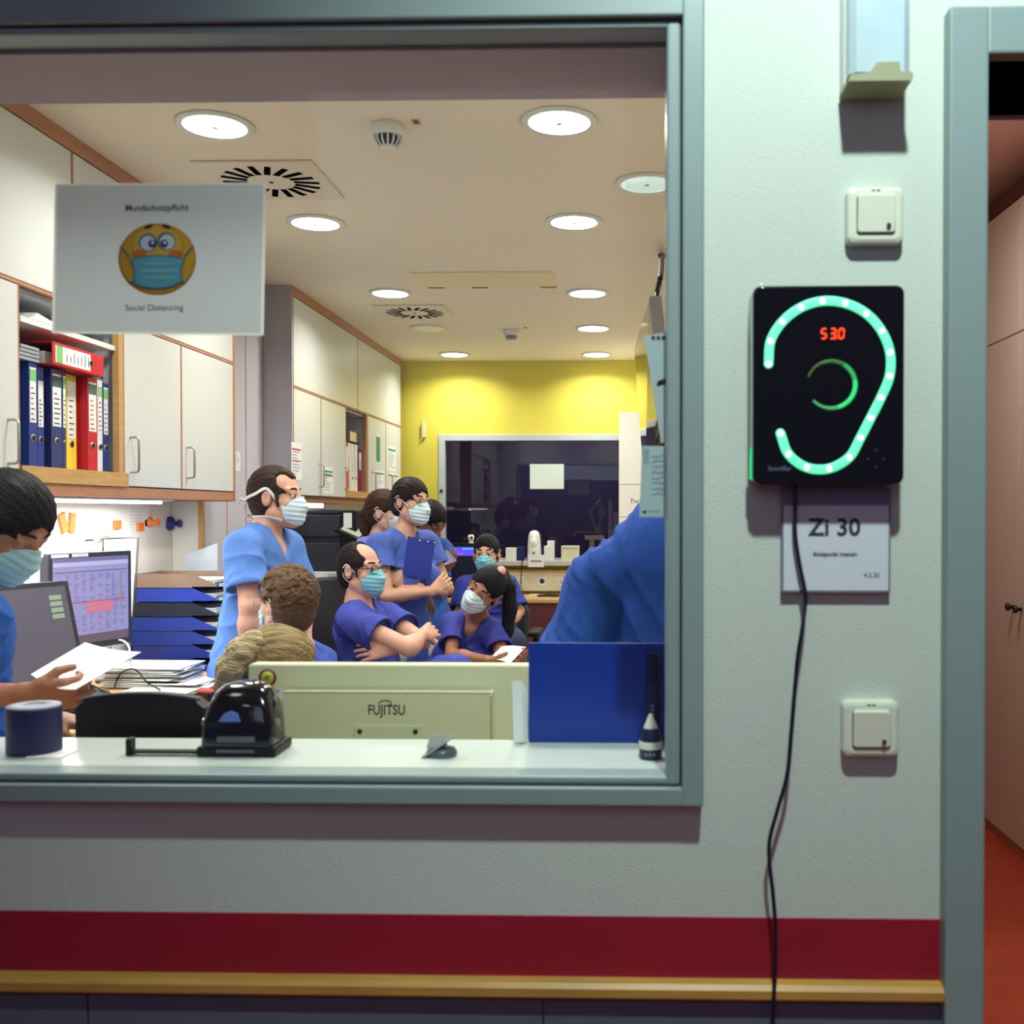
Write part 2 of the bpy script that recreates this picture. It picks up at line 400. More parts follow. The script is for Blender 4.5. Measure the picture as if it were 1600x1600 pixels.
# ------------------------------------------------------------------ corridor wall with window and door openings
xr_o, xr_g, xr_i = P(1100, 700, 1.468).x, P(1066, 700, 1.468).x, P(1041, 700, 1.482).x
zb_o, zb_g, zb_i = P(700, 1259, 1.468).z, P(700, 1230, 1.468).z, P(700, 1211, 1.482).z
zt_i, zt_g = P(800, 47, 1.482).z, P(800, 26, 1.468).z
zt_o = zt_g + .034; xl_o = -1.60; xl_g = xl_o + .032; xl_i = xl_g + .024
dx0, dx1, dz1 = P(1543, 700, 1.47).x, 1.52, P(1560, 83, 1.47).z
mb = MB()
for a in ((-3.6, xl_g, 1.5, 1.70, 0, 3.3), (xl_g, xr_g, 1.5, 1.70, 0, zb_g), (xl_g, xr_g, 1.5, 1.70, zt_g, 3.3), (xr_g, dx0, 1.5, 1.70, 0, 3.3), (dx0, dx1, 1.5, 1.70, dz1, 3.3), (dx1, 2.6, 1.5, 1.70, 0, 3.3)):
    mb.box(*a)
struct('wall_corridor', mb, M['wallpaper'])
# window_1 : frame, glazing bead, lining, sill, pane
w1 = bpy.data.objects.new('window_1', None); COL.objects.link(w1); w1['kind'] = 'structure'; w1.location = (-.75, 1.5, zb_o); ORI['window_1'] = Vector(w1.location)
mb = MB()
y0, y1 = 1.468, 1.512
mb.box(xr_g, xr_o, y0, y1, zb_o, zt_o, .003); mb.box(xl_o, xl_g, y0, y1, zb_o, zt_o, .003)
mb.box(xl_g - .002, xr_g + .002, y0 + .0004, y1, zb_o, zb_g, .003); mb.box(xl_g - .002, xr_g + .002, y0 + .0004, y1, zt_g, zt_o, .003)
mb.build('outer_frame', M['steel_frame'], w1)
mb = MB(); g = .002; y0, y1 = 1.478, 1.53
mb.box(xr_i, xr_g - g, y0, y1, zb_g + g, zt_g - g, .004); mb.box(xl_g + g, xl_i, y0, y1, zb_g + g, zt_g - g, .004)
mb.box(xl_i - .003, xr_i + .003, y0 + .0004, y1, zb_g + g, zb_i, .004); mb.box(xl_i - .003, xr_i + .003, y0 + .0004, y1, zt_i, zt_g - g, .004)
mb.build('glazing_bead', M['steel_frame'], w1)
mb = MB(); mb.box(xl_g, xr_g, 1.512, 1.520, zb_g, zt_g); mb.M = Matrix.Identity(4)
pane = MB(); pane.poly([(xl_i - .01, 1.5, zb_i - .01), (xr_i + .01, 1.5, zb_i - .01), (xr_i + .01, 1.5, zt_i + .01), (xl_i - .01, 1.5, zt_i + .01)])
pane.build('glass_pane', M['glass'], w1)
mb = MB(); mb.box(xl_g, xr_g, 1.53, 1.715, zt_i - .006, zt_g + .01); mb.box(xr_i + .012, xr_g + .02, 1.53, 1.70, zb_g, zt_g)
mb.box(xl_g - .02, xl_i - .012, 1.53, 1.70, zb_g, zt_g)
mb.build('reveal_lining', M['soffit'], w1)
mb = MB(); mb.box(xl_g - .02, xr_i + .02, 1.528, 1.735, zb_i - .03, zb_i - .004, .003)
mb.build('window_sill', M['white_sill'], w1)
SILL = zb_i - .004
# door_1 : grey steel frame of the doorway to the right
d1 = bpy.data.objects.new('door_1', None); COL.objects.link(d1); d1['kind'] = 'structure'; d1.location = (1.0, 1.5, 0); ORI['door_1'] = Vector(d1.location)
fx0 = P(1481, 700, 1.47).x; fz1 = P(1500, 8, 1.47).z
mb = MB()
mb.box(fx0, dx0, 1.47, 1.5, 0, fz1, .004); mb.box(dx0 - .002, dx1 + .06, 1.4705, 1.5, dz1, fz1, .004); mb.box(dx1, dx1 + .06, 1.47, 1.5, 0, dz1, .004)
mb.build('door_frame', M['steel_frame'], d1)
mb = MB(); mb.box(dx0 - .012, dx0, 1.5, 1.72, 0, dz1 + .01); mb.box(dx1, dx1 + .012, 1.5, 1.72, 0, dz1 + .01); mb.box(dx0, dx1, 1.5, 1.72, dz1, dz1 + .012)
mb.build('door_jamb', pm('jamb_dark_paint', (92, 92, 130), .5), d1)
# red stripe, wooden bumper rail, lower panels
xe = P(1472, 1500, 1.49).x
zr1, zr0, zw0 = P(900, 1432, 1.497).z, P(900, 1536, 1.497).z, P(900, 1566, 1.475).z
mb = MB(); mb.box(-3.6, xe, 1.4965, 1.5, zr0 - .01, zr1); struct('trim_1', mb, M['red_band'])
mb = MB()
prof = [(0, 0), (-.020, .002), (-.027, .008), (-.027, .020), (-.020, .026), (0, .028)]
mb.prism(prof, (-3.6, 1.5, zw0), (0, 1, 0), (0, 0, 1), (xe + 3.6, 0, 0)); struct('trim_2', mb, M['rail_wood'])
mb = MB(); xs = [-3.6] + [P(px, 1585, 1.49).x for px in (-560, 138, 849)] + [xe]
for a, b in zip(xs[:-1], xs[1:]): mb.box(a + .0012, b - .0012, 1.488, 1.5, .02, zw0 - .004, .001)
struct('trim_3', mb, M['panel_blue'])
# ------------------------------------------------------------------ floors, ceilings, walls of the staff room
mb = MB(); mb.box(-4, 4, -2.5, 1.6, -.05, 0); mb.box(RW_X + .045, 4, 1.6, 12, -.05, 0); struct('floor', mb, M['red_floor'])
mb = MB(); mb.box(-4, RW_X + .045, 1.6, 12, -.05, 0); struct('floor_staff_room', mb, pm('grey_red_linoleum', (162, 150, 134), .4, noise=(14, .1)))
mb = MB(); mb.box(LW_X - .1, RW_X + .05, 1.70, BACK_Y + .1, CEIL, CEIL + .05); struct('ceiling', mb, M['room_white'])
mb = MB(); mb.box(RW_X + .05, 2.2, 1.70, 8.4, 1.42 + 1.42, 1.42 + 1.47); struct('ceiling_side_room', mb, pm('pinkish_plaster', (200, 158, 150), .85))
mb = MB(); mb.box(-3.6, 2.6, -2.2, 1.5, 3.3, 3.35); struct('ceiling_corridor', mb, M['room_white'])
mb = MB(); mb.box(LW_X - .1, LW_X, 1.70, BACK_Y, 0, CEIL); struct('wall_left', mb, M['olive_wall'])
mb = MB(); mb.box(RW_X, RW_X + .09, 1.70, BACK_Y, 0, 2.9); struct('wall_right', mb, M['room_white'])
mb = MB(); mb.box(1.985, 2.06, 1.70, 8.4, 0, 2.9); struct('wall_side_room', mb, M['room_white'])
mb = MB(); mb.box(RW_X + .09, 1.985, 8.3, 8.4, 0, 2.9); struct('wall_side_room_end', mb, M['room_white'])
# back wall with observation window
wx0, wx1 = P(686, 780, BACK_Y).x, .36
wz1, wz0 = P(800, 679, BACK_Y).z, P(800, 876, BACK_Y).z
mb = MB()
for a in ((LW_X - .1, wx0, 0, CEIL), (wx1, RW_X, 0, CEIL), (wx0, wx1, 0, wz0), (wx0, wx1, wz1, CEIL)): mb.box(a[0], a[1], BACK_Y, BACK_Y + .1, a[2], a[3])
struct('wall_back', mb, M['yellow'])
w2 = bpy.data.objects.new('window_2', None); COL.objects.link(w2); w2['kind'] = 'structure'; w2.location = (-.6, BACK_Y, wz0); ORI['window_2'] = Vector(w2.location)
t = .052; mb = MB(); a, b = BACK_Y - .02, BACK_Y + .06
mb.box(wx0, wx0 + t, a, b, wz0, wz1, .004); mb.box(wx1 - t, wx1, a, b, wz0, wz1, .004); mb.box(wx0 + t, wx1 - t, a, b, wz1 - t, wz1, .004); mb.box(wx0 + t, wx1 - t, a, b, wz0, wz0 + .02, .004)
mb.build('window_frame', pm('pale_grey_frame', (176, 184, 186), .4), w2)
mb = MB(); c = P(689.5, 767, BACK_Y - .022); mb.cyl((c.x, BACK_Y - .026, c.z), (c.x, BACK_Y - .02, c.z), .013, n=16); mb.build('round_sticker', M['navy_pl'], w2)
mb = MB(); mb.poly([(wx0 + .04, BACK_Y + .03, wz0), (wx1 - .04, BACK_Y + .03, wz0), (wx1 - .04, BACK_Y + .03, wz1 - .03), (wx0 + .04, BACK_Y + .03, wz1 - .03)])
mb.build('dark_pane', glass_mat('dark_window_glass', (196, 188, 212), .05), w2)
mb = MB(); mb.box(wx0 + .02, wx1 - .02, BACK_Y - .14, BACK_Y + .02, wz0 - .035, wz0 + .004, .004); mb.build('window_sill', pm('pale_grey_sill', (186, 186, 182), .4), w2)
SILL2 = wz0 + .004
# dark ward behind the observation window
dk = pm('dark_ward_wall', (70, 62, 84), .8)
mb = MB()
mb.box(LW_X - .1, 1.2, 11.4, 11.5, 0, 2.9); mb.box(LW_X - .2, LW_X - .1, 8.47, 11.5, 0, 2.9); mb.box(1.2, 1.3, 8.47, 11.5, 0, 2.9); mb.box(LW_X - .2, 1.3, 8.47, 11.5, 2.9, 2.95)
struct('wall_ward', mb, dk)
# tall built-in cupboards and left bulk
for o in ():
    pass
# ------------------------------------------------------------------ helper parts
def handle_x(x, Y, z0, z1, parent, out=.032, r=.0045):
    h = MB(); q = .012
    h.tube([(x, Y, z1), (x + out - q, Y, z1), (x + out - .004, Y, z1 - .003), (x + out, Y, z1 - q), (x + out, Y, z0 + q), (x + out - .004, Y, z0 + .003), (x + out - q, Y, z0), (x, Y, z0)], r, 8)
    return h.build('handle', M['metal'], parent)
def door_panel(parent, ya, yb, za, zb, mat=None, edge=True):
    d = MB(); g = .002
    d.box(CABX - .02, CABX, ya + g, yb - g, za + g, zb - g, .0012, mi=0)
    if edge: d.box(CABX - .02, CABX + .0006, ya + .001, ya + .008, za + g, zb - g, mi=1); d.box(CABX - .02, CABX + .0006, yb - .008, yb - .001, za + g, zb - g, mi=1)
    return d.build('door', [mat or M['cab'], M['brown_wood']], parent)
def carcass(parent, ya, yb, za, zb, back=True):
    c = MB(); t = .016
    c.box(LW_X, CABX - .022, ya, ya + t, za, zb); c.box(LW_X, CABX - .022, yb - t, yb, za, zb)
    c.box(LW_X, CABX - .022, ya + t, yb - t, za, za + t); c.box(LW_X, CABX - .022, ya + t, yb - t, zb - t, zb); c.box(LW_X, LW_X + .008, ya + t, yb - t, za + t, zb - t)
    return c.build('carcass', M['cab_in'], parent)
def note_lines(mb, o, u, v, w, h, rows, rng, mi=1, margin=.1, top=.12, lift=None, jitter=True, th=.35):
    """rows of unreadable small print as thin bars on a sheet; o = lower-left corner, u/v unit axes, lift = vector off the sheet"""
    u, v, o = Vector(u), Vector(v), Vector(o) + Vector(lift)
    rh = h * (1 - 2 * top) / rows
    for r in range(rows):
        z = h * (1 - top) - (r + .7) * rh; x = w * margin; xe = w * (1 - margin) * (rng.uniform(.5, 1) if jitter else 1)
        while x < xe:
            l = min(rng.uniform(.06, .2) * w, xe - x)
            mb.poly([o + u * x + v * z, o + u * (x + l) + v * z, o + u * (x + l) + v * (z + rh * th), o + u * x + v * (z + rh * th)], mi); x += l + .03 * w
    return mb
ZD0, ZD1, ZU1 = 1.42 + .098, 1.42 + .68, 1.42 + 1.18
# ------------------------------------------------------------------ left run of wall cabinets
def upper(ya, yb, lab):
    t = thing('wall_cabinet', lab, 'cabinet', (CABX, (ya + yb) / 2, ZD1 + .01), 'upper wall cabinets by the ceiling')
    carcass(t, ya, yb, ZD1 + .012, ZU1); door_panel(t, ya, yb, ZD1 + .012, ZU1); return t
upper(2.30, 3.33, 'pale grey upper cupboard door nearest the window, behind the mask notice')
upper(3.33, 4.71, 'pale grey upper cupboard above the two handled doors by the desk')
upper(5.57, 6.93, 'pale grey upper cupboard of the far run, nearer half by the ceiling')
upper(6.93, 8.27, 'pale grey upper cupboard of the far run, touching the yellow wall')
t = thing('wall_cabinet', 'pale grey lower wall cupboard with handle beside the open binder shelf', 'cabinet', (CABX, 2.6, ZD0), 'lower wall cabinets')
carcass(t, 2.2, 3.03, ZD0, ZD1); d = door_panel(t, 2.2, 3.03, ZD0, ZD1); handle_x(CABX, 2.97, PX(14, 740, CABX).z + .03, PX(10, 655, CABX).z, d)
# open binder shelf
YS0, YS1 = 3.035, 3.665
t = thing('open_shelf', 'open shelf compartment holding ring binders above the desk', 'shelf', (CABX, 3.3, ZD0))
carcass(t, YS0, YS1, ZD0, ZD1)
mb = MB(); mb.box(CABX - .03, CABX + .004, YS0, YS1 + .03, ZD0 - .008, ZD0 + .042, .001); mb.build('front_ledge', M['oak'], t)
mb = MB(); mb.box(CABX - .022, CABX + .001, YS1 - .034, YS1 - .002, ZD0 + .04, ZD1); mb.build('post', M['oak'], t)
ZSH = 1.42 + .575
mb = MB(); mb.box(LW_X + .01, CABX - .01, YS0 + .02, YS1 - .036, ZSH, ZSH + .018, .001); mb.build('shelf_board', M['white_pl'], t)
for k in range(9):
    mb = MB(); mb.cyl((CABX - .06, YS1 - .0365, ZD0 + .08 + .05 * k), (CABX - .06, YS1 - .03, ZD0 + .08 + .05 * k), .0035, n=8); mb.build('peg_hole', M['ink'], t)
t = thing('wall_cabinet', 'pale grey lower wall cupboard with two handled doors above the paper trays', 'cabinet', (CABX, 4.2, ZD0), 'lower wall cabinets')
carcass(t, YS1, 4.71, ZD0, ZD1)
for ya, yb, hp in ((YS1, 4.15, 190), (4.15, 4.71, 297)):
    d = door_panel(t, ya, yb, ZD0 - .006, ZD1); yh = ya + .05
    handle_x(CABX, yh, P(hp, 738 if hp == 190 else 747, yh).z, P(hp, 683 if hp == 190 else 699, yh).z, d)
# wood trims of the cabinets
mb = MB(); mb.box(LW_X, CABX - .001, 2.2, 4.705, ZD0 - .046, ZD0 - .009, .001); struct('trim_4', mb, M['brown_wood'])
mb = MB(); mb.box(LW_X, CABX + .002, 2.2, 4.73, ZU1 + .002, CEIL, .001); mb.box(CABX - .02, CABX + .001, 2.2, 4.71, ZD1 + .001, ZD1 + .011); mb.box(LW_X, CABX + .002, 4.71, 4.725, ZD0 - .05, ZU1 + .01, .001, mi=0); struct('trim_5', mb, M['brown_wood'])
mb = MB(); mb.box(LW_X, CABX + .002, 5.56, 8.28, ZU1 + .002, CEIL, .001); mb.box(CABX - .02, CABX + .001, 5.57, 8.27, ZD1 + .001, ZD1 + .011); struct('trim_6', mb, M['brown_wood'])
mb = MB(); mb.box(LW_X, CABX - .03, 5.58, 8.27, ZD0 - .046, ZD0 - .005, .001); struct('trim_7', mb, M['brown_wood'])
mb = MB(); mb.box(LW_X, CABX - .0005, 5.55, 5.568, ZD0 - .02, CEIL); struct('trim_8', mb, M['cab_side'])
# under-cabinet light
t = thing('under_cabinet_light', 'long white fluorescent strip light under the left wall cabinets', 'light', (-1.92, 3.4, ZD0 - .07))
mb = MB(); mb.box(-1.96, -1.885, 2.45, 4.25, ZD0 - .054, ZD0 - .047, .002); mb.build('housing', M['white_pl'], t)
mb = MB(); mb.cyl((-1.92, 2.5, ZD0 - .0605), (-1.92, 4.2, ZD0 - .0605), .006, n=12); mb.build('tube', pm('glowing_tube', (255, 255, 255), emit=(255, 250, 240), estr=9), t)
area('strip_light', (-1.93, 3.4, ZD0 - .075), .07, 17, (1, .98, .95), shape='RECTANGLE', sy=1.7)
# far lower cabinets
t = thing('wall_cabinet', 'pale grey far wall cupboard with two doors carrying printed notices', 'cabinet', (CABX, 6.1, ZD0), 'lower wall cabinets')
carcass(t, 5.57, 6.63, ZD0, ZD1)
for ya, yb, yh in ((5.57, 6.08, 6.03), (6.08, 6.63, 6.58)):
    d = door_panel(t, ya, yb, ZD0 - .006, ZD1); handle_x(CABX, yh, ZD0 + .05, ZD0 + .185, d)
t = thing('open_shelf', 'narrow dark open compartment in the far cupboards with binders', 'shelf', (CABX, 6.9, ZD0))
carcass(t, 6.63, 7.18, ZD0, ZD1)
mb = MB(); mb.box(CABX - .022, CABX + .001, 7.15, 7.2, ZD0 + .02, ZD1); mb.build('post', M['brown_wood'], t)
mb = MB(); mb.box(CABX - .03, CABX + .003, 6.63, 7.4, ZD0 - .005, ZD0 + .04, .001); mb.build('front_ledge', M['oak'], t)
t = thing('wall_cabinet', 'pale grey far wall cupboard with note sheets beside the yellow wall', 'cabinet', (CABX, 7.7, ZD0), 'lower wall cabinets')
carcass(t, 7.2, 8.27, ZD0, ZD1)
for ya, yb, yh in ((7.2, 7.74, 7.3), (7.74, 8.27, 7.82)):
    d = door_panel(t, ya, yb, ZD0 - .006, ZD1); handle_x(CABX, yh, ZD0 + .05, ZD0 + .185, d)
# tall cupboards in the recess
TX = -1.97
t = thing('tall_cupboard', 'tall grey built-in cupboard standing between the two cabinet runs', 'cupboard', (TX - .08, 5.15, 0))
mb = MB(); mb.box(LW_X + .002, TX - .022, 4.75, 5.55, .0, CEIL - .004); mb.box(TX - .021, TX, 4.74, 4.764, 0, CEIL - .004, mi=1); mb.build('carcass', [M['olive_wall'], M['oak']], t)
for ya, yb in ((4.765, 5.04), (5.04, 5.30), (5.30, 5.55)):
    mb = MB(); mb.box(TX - .02, TX, ya + .003, yb - .003, .1, CEIL - .02, .001); mb.box(TX - .021, TX + .001, yb - .011, yb - .002, .1, CEIL - .02, mi=1); mb.build('door', [pm('lilac_grey_laminate', (196, 194, 204), .4), M['brown_wood']], t)
mb = MB(); mb.box(LW_X + .002, TX + .001, 4.768, 5.55, 0, .1); mb.build('plinth', M['dark_grey'], t)
# small printed notices on cupboard doors
rng = random.Random(3)
def note_on_x(px0, py0, px1, py1, x, label, rows, ink, band=None, group='notices on the cupboard doors'):
    a, b = PX(px0, (py0 + py1) / 2, x), PX(px1, (py0 + py1) / 2, x)
    z1, z0 = PX((px0 + px1) / 2, py0, x).z, PX((px0 + px1) / 2, py1, x).z
    m_ = MB(); m_.box(x + .0002, x + .0012, a.y, b.y, z0, z1)
    note_lines(m_, (x, a.y, z0), (0, 1, 0), (0, 0, 1), b.y - a.y, z1 - z0, rows, rng, lift=(.0016, 0, 0))
    for f0, f1 in (band or ()): m_.poly([(x + .0018, a.y + .01, z0 + (z1 - z0) * f0), (x + .0018, b.y - .01, z0 + (z1 - z0) * f0), (x + .0018, b.y - .01, z0 + (z1 - z0) * f1), (x + .0018, a.y + .01, z0 + (z1 - z0) * f1)], 2)
    return single('notice_sheet', m_, [M['paper'], M['ink_grey'], ink], label, 'notice', base=(x, (a.y + b.y) / 2, z0), group=group)
note_on_x(362, 705, 375, 736, TX + .001, 'small printed notice on the tall recess cupboard door', 6, M['ink'])
note_on_x(455, 692, 471, 750, CABX, 'white notice with red print on the nearest far cupboard door', 9, M['ink_red'], ((.8, .84), (.5, .53)))
note_on_x(505, 730, 520, 772, CABX, 'white list with two teal bars beside a door handle', 9, M['ink_green'], ((.80, .87), (.66, .73)))
note_on_x(587, 678, 594, 724, CABX, 'tall narrow strip with a green column on far cupboard', 10, M['ink_green'], ((.05, .9),))
note_on_x(586, 736, 600, 770, CABX, 'pale list under the green strip on far cupboard', 8, M['ink_green'], ((.85, .92),))
note_on_x(606, 698, 618, 736, CABX, 'upper pale sheet on cupboard door next to yellow wall', 8, M['ink_green'], ((.82, .9),))
note_on_x(608, 740, 622, 772, CABX, 'lower pale sheet on cupboard door next to yellow wall', 8, M['ink_green'], ((.85, .92),))

# ------------------------------------------------------------------ ring binders
def binder(label, xf, ya, yb, z0, h, col, tag_col=(120, 190, 120), sheet=(.42, .95), hole=True, second=None, group='ring binders standing on the open shelf', dep=.262, lines=True, lying=False):
    m_ = pm('binder_%d_%d_%d' % col, col, .45, noise=(25, .06))
    t = thing('ring_binder', label, 'binder', (xf - dep / 2, (ya + yb) / 2, z0), group)
    c = MB(); w = .003
    if not lying:
        c.box(xf - dep, xf - .002, ya, ya + w, z0, z0 + h); c.box(xf - dep, xf - .002, yb - w, yb, z0, z0 + h); c.box(xf - .004, xf, ya, yb, z0, z0 + h, .0012)
        c.build('cover', m_, t)
        p = MB(); p.box(xf - dep + .015, xf - .03, ya + w + .002, max(ya + w + .004, yb - w - .002), z0 + .01, z0 + h - .012); p.build('pages', M['paper'], t)
        U, V, o = Vector((0, 1, 0)), Vector((0, 0, 1)), Vector((xf, ya, z0)); W, H = yb - ya, h
    else:
        c.box(xf - dep, xf - .002, ya, yb, z0, z0 + w); c.box(xf - dep, xf - .002, ya, yb, z0 + h - w, z0 + h); c.box(xf - .004, xf, ya, yb, z0, z0 + h, .0012)
        c.build('cover', m_, t)
        p = MB(); p.box(xf - dep + .015, xf - .03, ya + .01, yb - .01, z0 + w + .002, z0 + h * .6); p.build('pages', M['paper'], t)
        U, V, o = Vector((0, 0, 1)), Vector((0, -1, 0)), Vector((xf, yb, z0)); W, H = h, yb - ya
    l = MB(); e = Vector((.0006, 0, 0)); s0, s1 = sheet
    q = lambda a, b, z0_, z1_, lift, mi: l.poly([o + U * (W * a) + V * (H * z0_) + e * lift, o + U * (W * b) + V * (H * z0_) + e * lift, o + U * (W * b) + V * (H * z1_) + e * lift, o + U * (W * a) + V * (H * z1_) + e * lift], mi)
    q(.12, .88, s0, s1, 1, 0)
    if tag_col: q(.12, .88, s1 - .13, s1 - .02, 2, 1)
    if lines:
        for k in range(7):
            zz = s0 + (s1 - .18 - s0) * (k + .5) / 7; q(.25, rng.uniform(.5, .8), zz, zz + .012, 2, 2)
    l.build('spine_label', [M['paper'], pm('tag_%d_%d_%d' % (tag_col or (0, 0, 0)), tag_col or (0, 0, 0), .6), pm('tag_ink_%d' % (second or 0), (190, 80, 40) if second else (50, 52, 80), .7)], t)
    if hole:
        r = MB(); cc = o + U * (W * .5) + V * (H * .27); r.lathe([(min(.012, W * .36), -.001), (min(.012, W * .36), .0022), (min(.009, W * .27), .0022)], cc, 16, axis='X', mi=0)
        r.lathe([(min(.009, W * .27), .0), (min(.009, W * .27), .0024)], cc, 16, axis='X', mi=1); r.build('finger_ring', [M['metal'], M['black']], t)
    return t
zb = ZD0 + .044
B_BLUE, B_DBLUE, B_YEL, B_RED = (20, 50, 130), (34, 46, 104), (236, 206, 60), (190, 20, 40)
def yb_(px, x=-1.84): return PX(px, 650, x).y
binder('blue ring binder with a narrow white label, first on the open shelf', -1.835, yb_(45, -1.835), yb_(58, -1.835), zb, .322, B_BLUE)
binder('blue ring binder with short clear label, second on the open shelf', -1.845, yb_(58.5, -1.845), yb_(69, -1.845), zb, .316, B_BLUE, None, (.4, .86))
binder('dark blue ring binder with a wide handwritten label', -1.833, yb_(80, -1.833), yb_(97.5, -1.833), zb, .318, B_DBLUE, (70, 84, 96))
binder('slim dark blue binder pressed against the yellow binder', -1.835, yb_(98, -1.835), yb_(103, -1.835), zb, .318, B_DBLUE)
binder('yellow ring binder with a long white label', -1.858, yb_(103.5, -1.858), yb_(119.5, -1.858), zb, .318, B_YEL, None, (.33, .93), dep=.25)
binder('red marbled ring binder with orange handwriting on its spine', -1.828, yb_(137, -1.828), yb_(152, -1.828), zb, .318, B_RED, (70, 100, 90), second=1)
binder('slim white binder between the red and the last blue one', -1.835, yb_(152.5, -1.835), yb_(160, -1.835), zb, .318, (214, 218, 220))
binder('slim blue binder at the far end of the open shelf', -1.84, yb_(161, -1.84), yb_(169.5, -1.84), zb, .314, B_BLUE)
binder('red ring binder lying flat on top of the standing binders', -1.80, 3.19, 3.508, zb + .3235, .072, (196, 24, 34), (120, 190, 120), (.28, .95), group=None, lying=True)
mb = MB()
for k in range(4): mb.box(-2.08, -1.83, 3.06 + .004 * k, 3.17, zb + .3235 + .012 * k, zb + .333 + .012 * k, .001)
single('magazine', mb, pm('grey_pages', (150, 156, 160), .7), 'small stack of grey booklets beside the lying red binder', 'booklet')
mb = MB(); 
for k in range(5): mb.box(-2.06 + .01 * k, -1.82 - .008 * k, 3.10 + .012 * k, 3.34 - .01 * k, ZSH + .019 + .006 * k, ZSH + .0235 + .006 * k, R=Matrix.Rotation(.06 * k, 3, 'Z'))
single('paper_stack', mb, M['paper'], 'loose white papers lying on the upper shelf board', 'papers')
# binders in the far compartment
zb2 = ZD0 + .043
G2 = 'binders in the far open compartment'
binder('orange red binder in the far compartment, nearest the handle', CABX - .02, 6.66, 6.76, zb2, .32, (224, 70, 36), None, (.4, .9), group=G2, hole=False, lines=False)
for k, l_ in enumerate(('white ring binder next to the orange red one', 'white ring binder in the middle of the far compartment', 'white ring binder against the dark red one')):
    binder(l_, CABX - .03, 6.77 + .09 * k, 6.85 + .09 * k, zb2, .32, (222, 224, 222), None, (.4, .9), group=G2)
binder('slim dark red binder at the end of the far compartment', CABX - .03, 7.06, 7.14, zb2, .3, (150, 20, 46), None, (.5, .9), group=G2, hole=False)
mb = MB(); mb.box(CABX - .24, CABX - .03, 6.78, 7.1, zb2 + .327, zb2 + .41, .004); mb.box(CABX - .0299, CABX - .029, 6.84, 7.0, zb2 + .337, zb2 + .40, mi=1)
single('cardboard_box', mb, [pm('dark_brown_card', (74, 46, 34), .7), pm('cream_label', (222, 206, 160), .7)], 'brown card box lying on top of the white binders', 'box')

# ------------------------------------------------------------------ ceiling fittings
zc = CEIL
emi = pm('downlight_glow', (255, 255, 255), emit=(255, 252, 244), estr=7.0)
def downlight(px, py, label, on=True):
    c = PZ(px, py, zc)
    t = thing('ceiling_downlight', label, 'ceiling light', (c.x, c.y, zc - .012), 'round recessed ceiling lights')
    m_ = MB(); m_.lathe([(.098, .013), (.120, .013), (.120, .006), (.113, .001), (.098, .004)], (c.x, c.y, zc - .0135), 40); m_.build('rim', M['white_pl'], t)
    m_ = MB(); m_.lathe([(.0985, .004), (.0985, .009)], (c.x, c.y, zc - .0135), 40); m_.build('diffuser', emi if on else pm('downlight_dim', (220, 226, 222), .3, emit=(226, 236, 230), estr=.55), t)
    m_ = MB(); m_.lathe([(.009, .001), (.009, .004)], (c.x, c.y, zc - .0137), 12); m_.build('centre_screw', M['metal'], t)
    if on: area('downlight_lamp', (c.x, c.y, zc - .02), .19, 10.5, (1, .97, .91), spread=2.6)
downlight(336, 194, 'large bright round ceiling light at upper left, above the mask notice')
downlight(874, 188, 'large bright round ceiling light right of the near smoke detector')
downlight(493, 347, 'round ceiling light just right of the mask notice')
downlight(897, 345, 'round ceiling light below the largest right one')
downlight(1011, 285, 'dim round ceiling light cut by the window frame', False)
downlight(610, 457, 'round ceiling light left of the access panel')
downlight(918, 457, 'round ceiling light right of the access panel')
downlight(927, 512, 'round ceiling light left of the hanging screen, second from the yellow wall')
downlight(710, 553, 'small round ceiling light by the yellow wall, left')
downlight(932, 553, 'small round ceiling light by the yellow wall, right')
c = PZ(668, 512, zc); t = thing('ceiling_speaker', 'dark grey round ceiling grille just beyond the far air vent', 'ceiling speaker', (c.x, c.y, zc - .01))
mb = MB(); mb.lathe([(.1, .012), (.118, .012), (.116, .004), (.1, .002)], (c.x, c.y, zc - .0125), 36); mb.build('rim', M['white_pl'], t)
mb = MB(); mb.lathe([(.1, .003), (.1, .007)], (c.x, c.y, zc - .0125), 36); mb.build('grille', pm('grey_grille', (104, 104, 108), .5, noise=(60, .4)), t)
def air_vent(px, py, label, rot):
    c = PZ(px, py, zc); t = thing('air_vent', label, 'air vent', (c.x, c.y, zc - .008), 'square ceiling air vents with radial slots')
    m_ = MB(); m_.box(c.x - .215, c.x + .215, c.y - .215, c.y + .215, zc - .009, zc - .0005, .003); m_.build('plate', pm('cream_vent_plate', (222, 212, 190), .5), t)
    m_ = MB()
    for k in range(18):
        a = 2 * PI * k / 18 + rot; R_ = Matrix.Rotation(a, 3, 'Z'); m_.M = Matrix.Translation((c.x, c.y, zc - .0102)) @ R_.to_4x4()
        m_.box(.085, .176, -.0115, .0115, 0, .0012, R=Matrix.Rotation(.12, 3, 'Z')); 
    m_.M = Matrix.Identity(4)
    m_.build('slot', pm('vent_black', (4, 4, 8), 1, spec=0), t)
    m_ = MB(); m_.lathe([(.008, 0), (.008, .004)], (c.x, c.y, zc - .012), 12); m_.build('centre_screw', M['dark_metal'], t)
air_vent(424, 281, 'square ceiling air vent with radial black slots above the mask notice', .05)
air_vent(648, 487, 'square ceiling air vent with radial black slots beyond the access panel', .12)
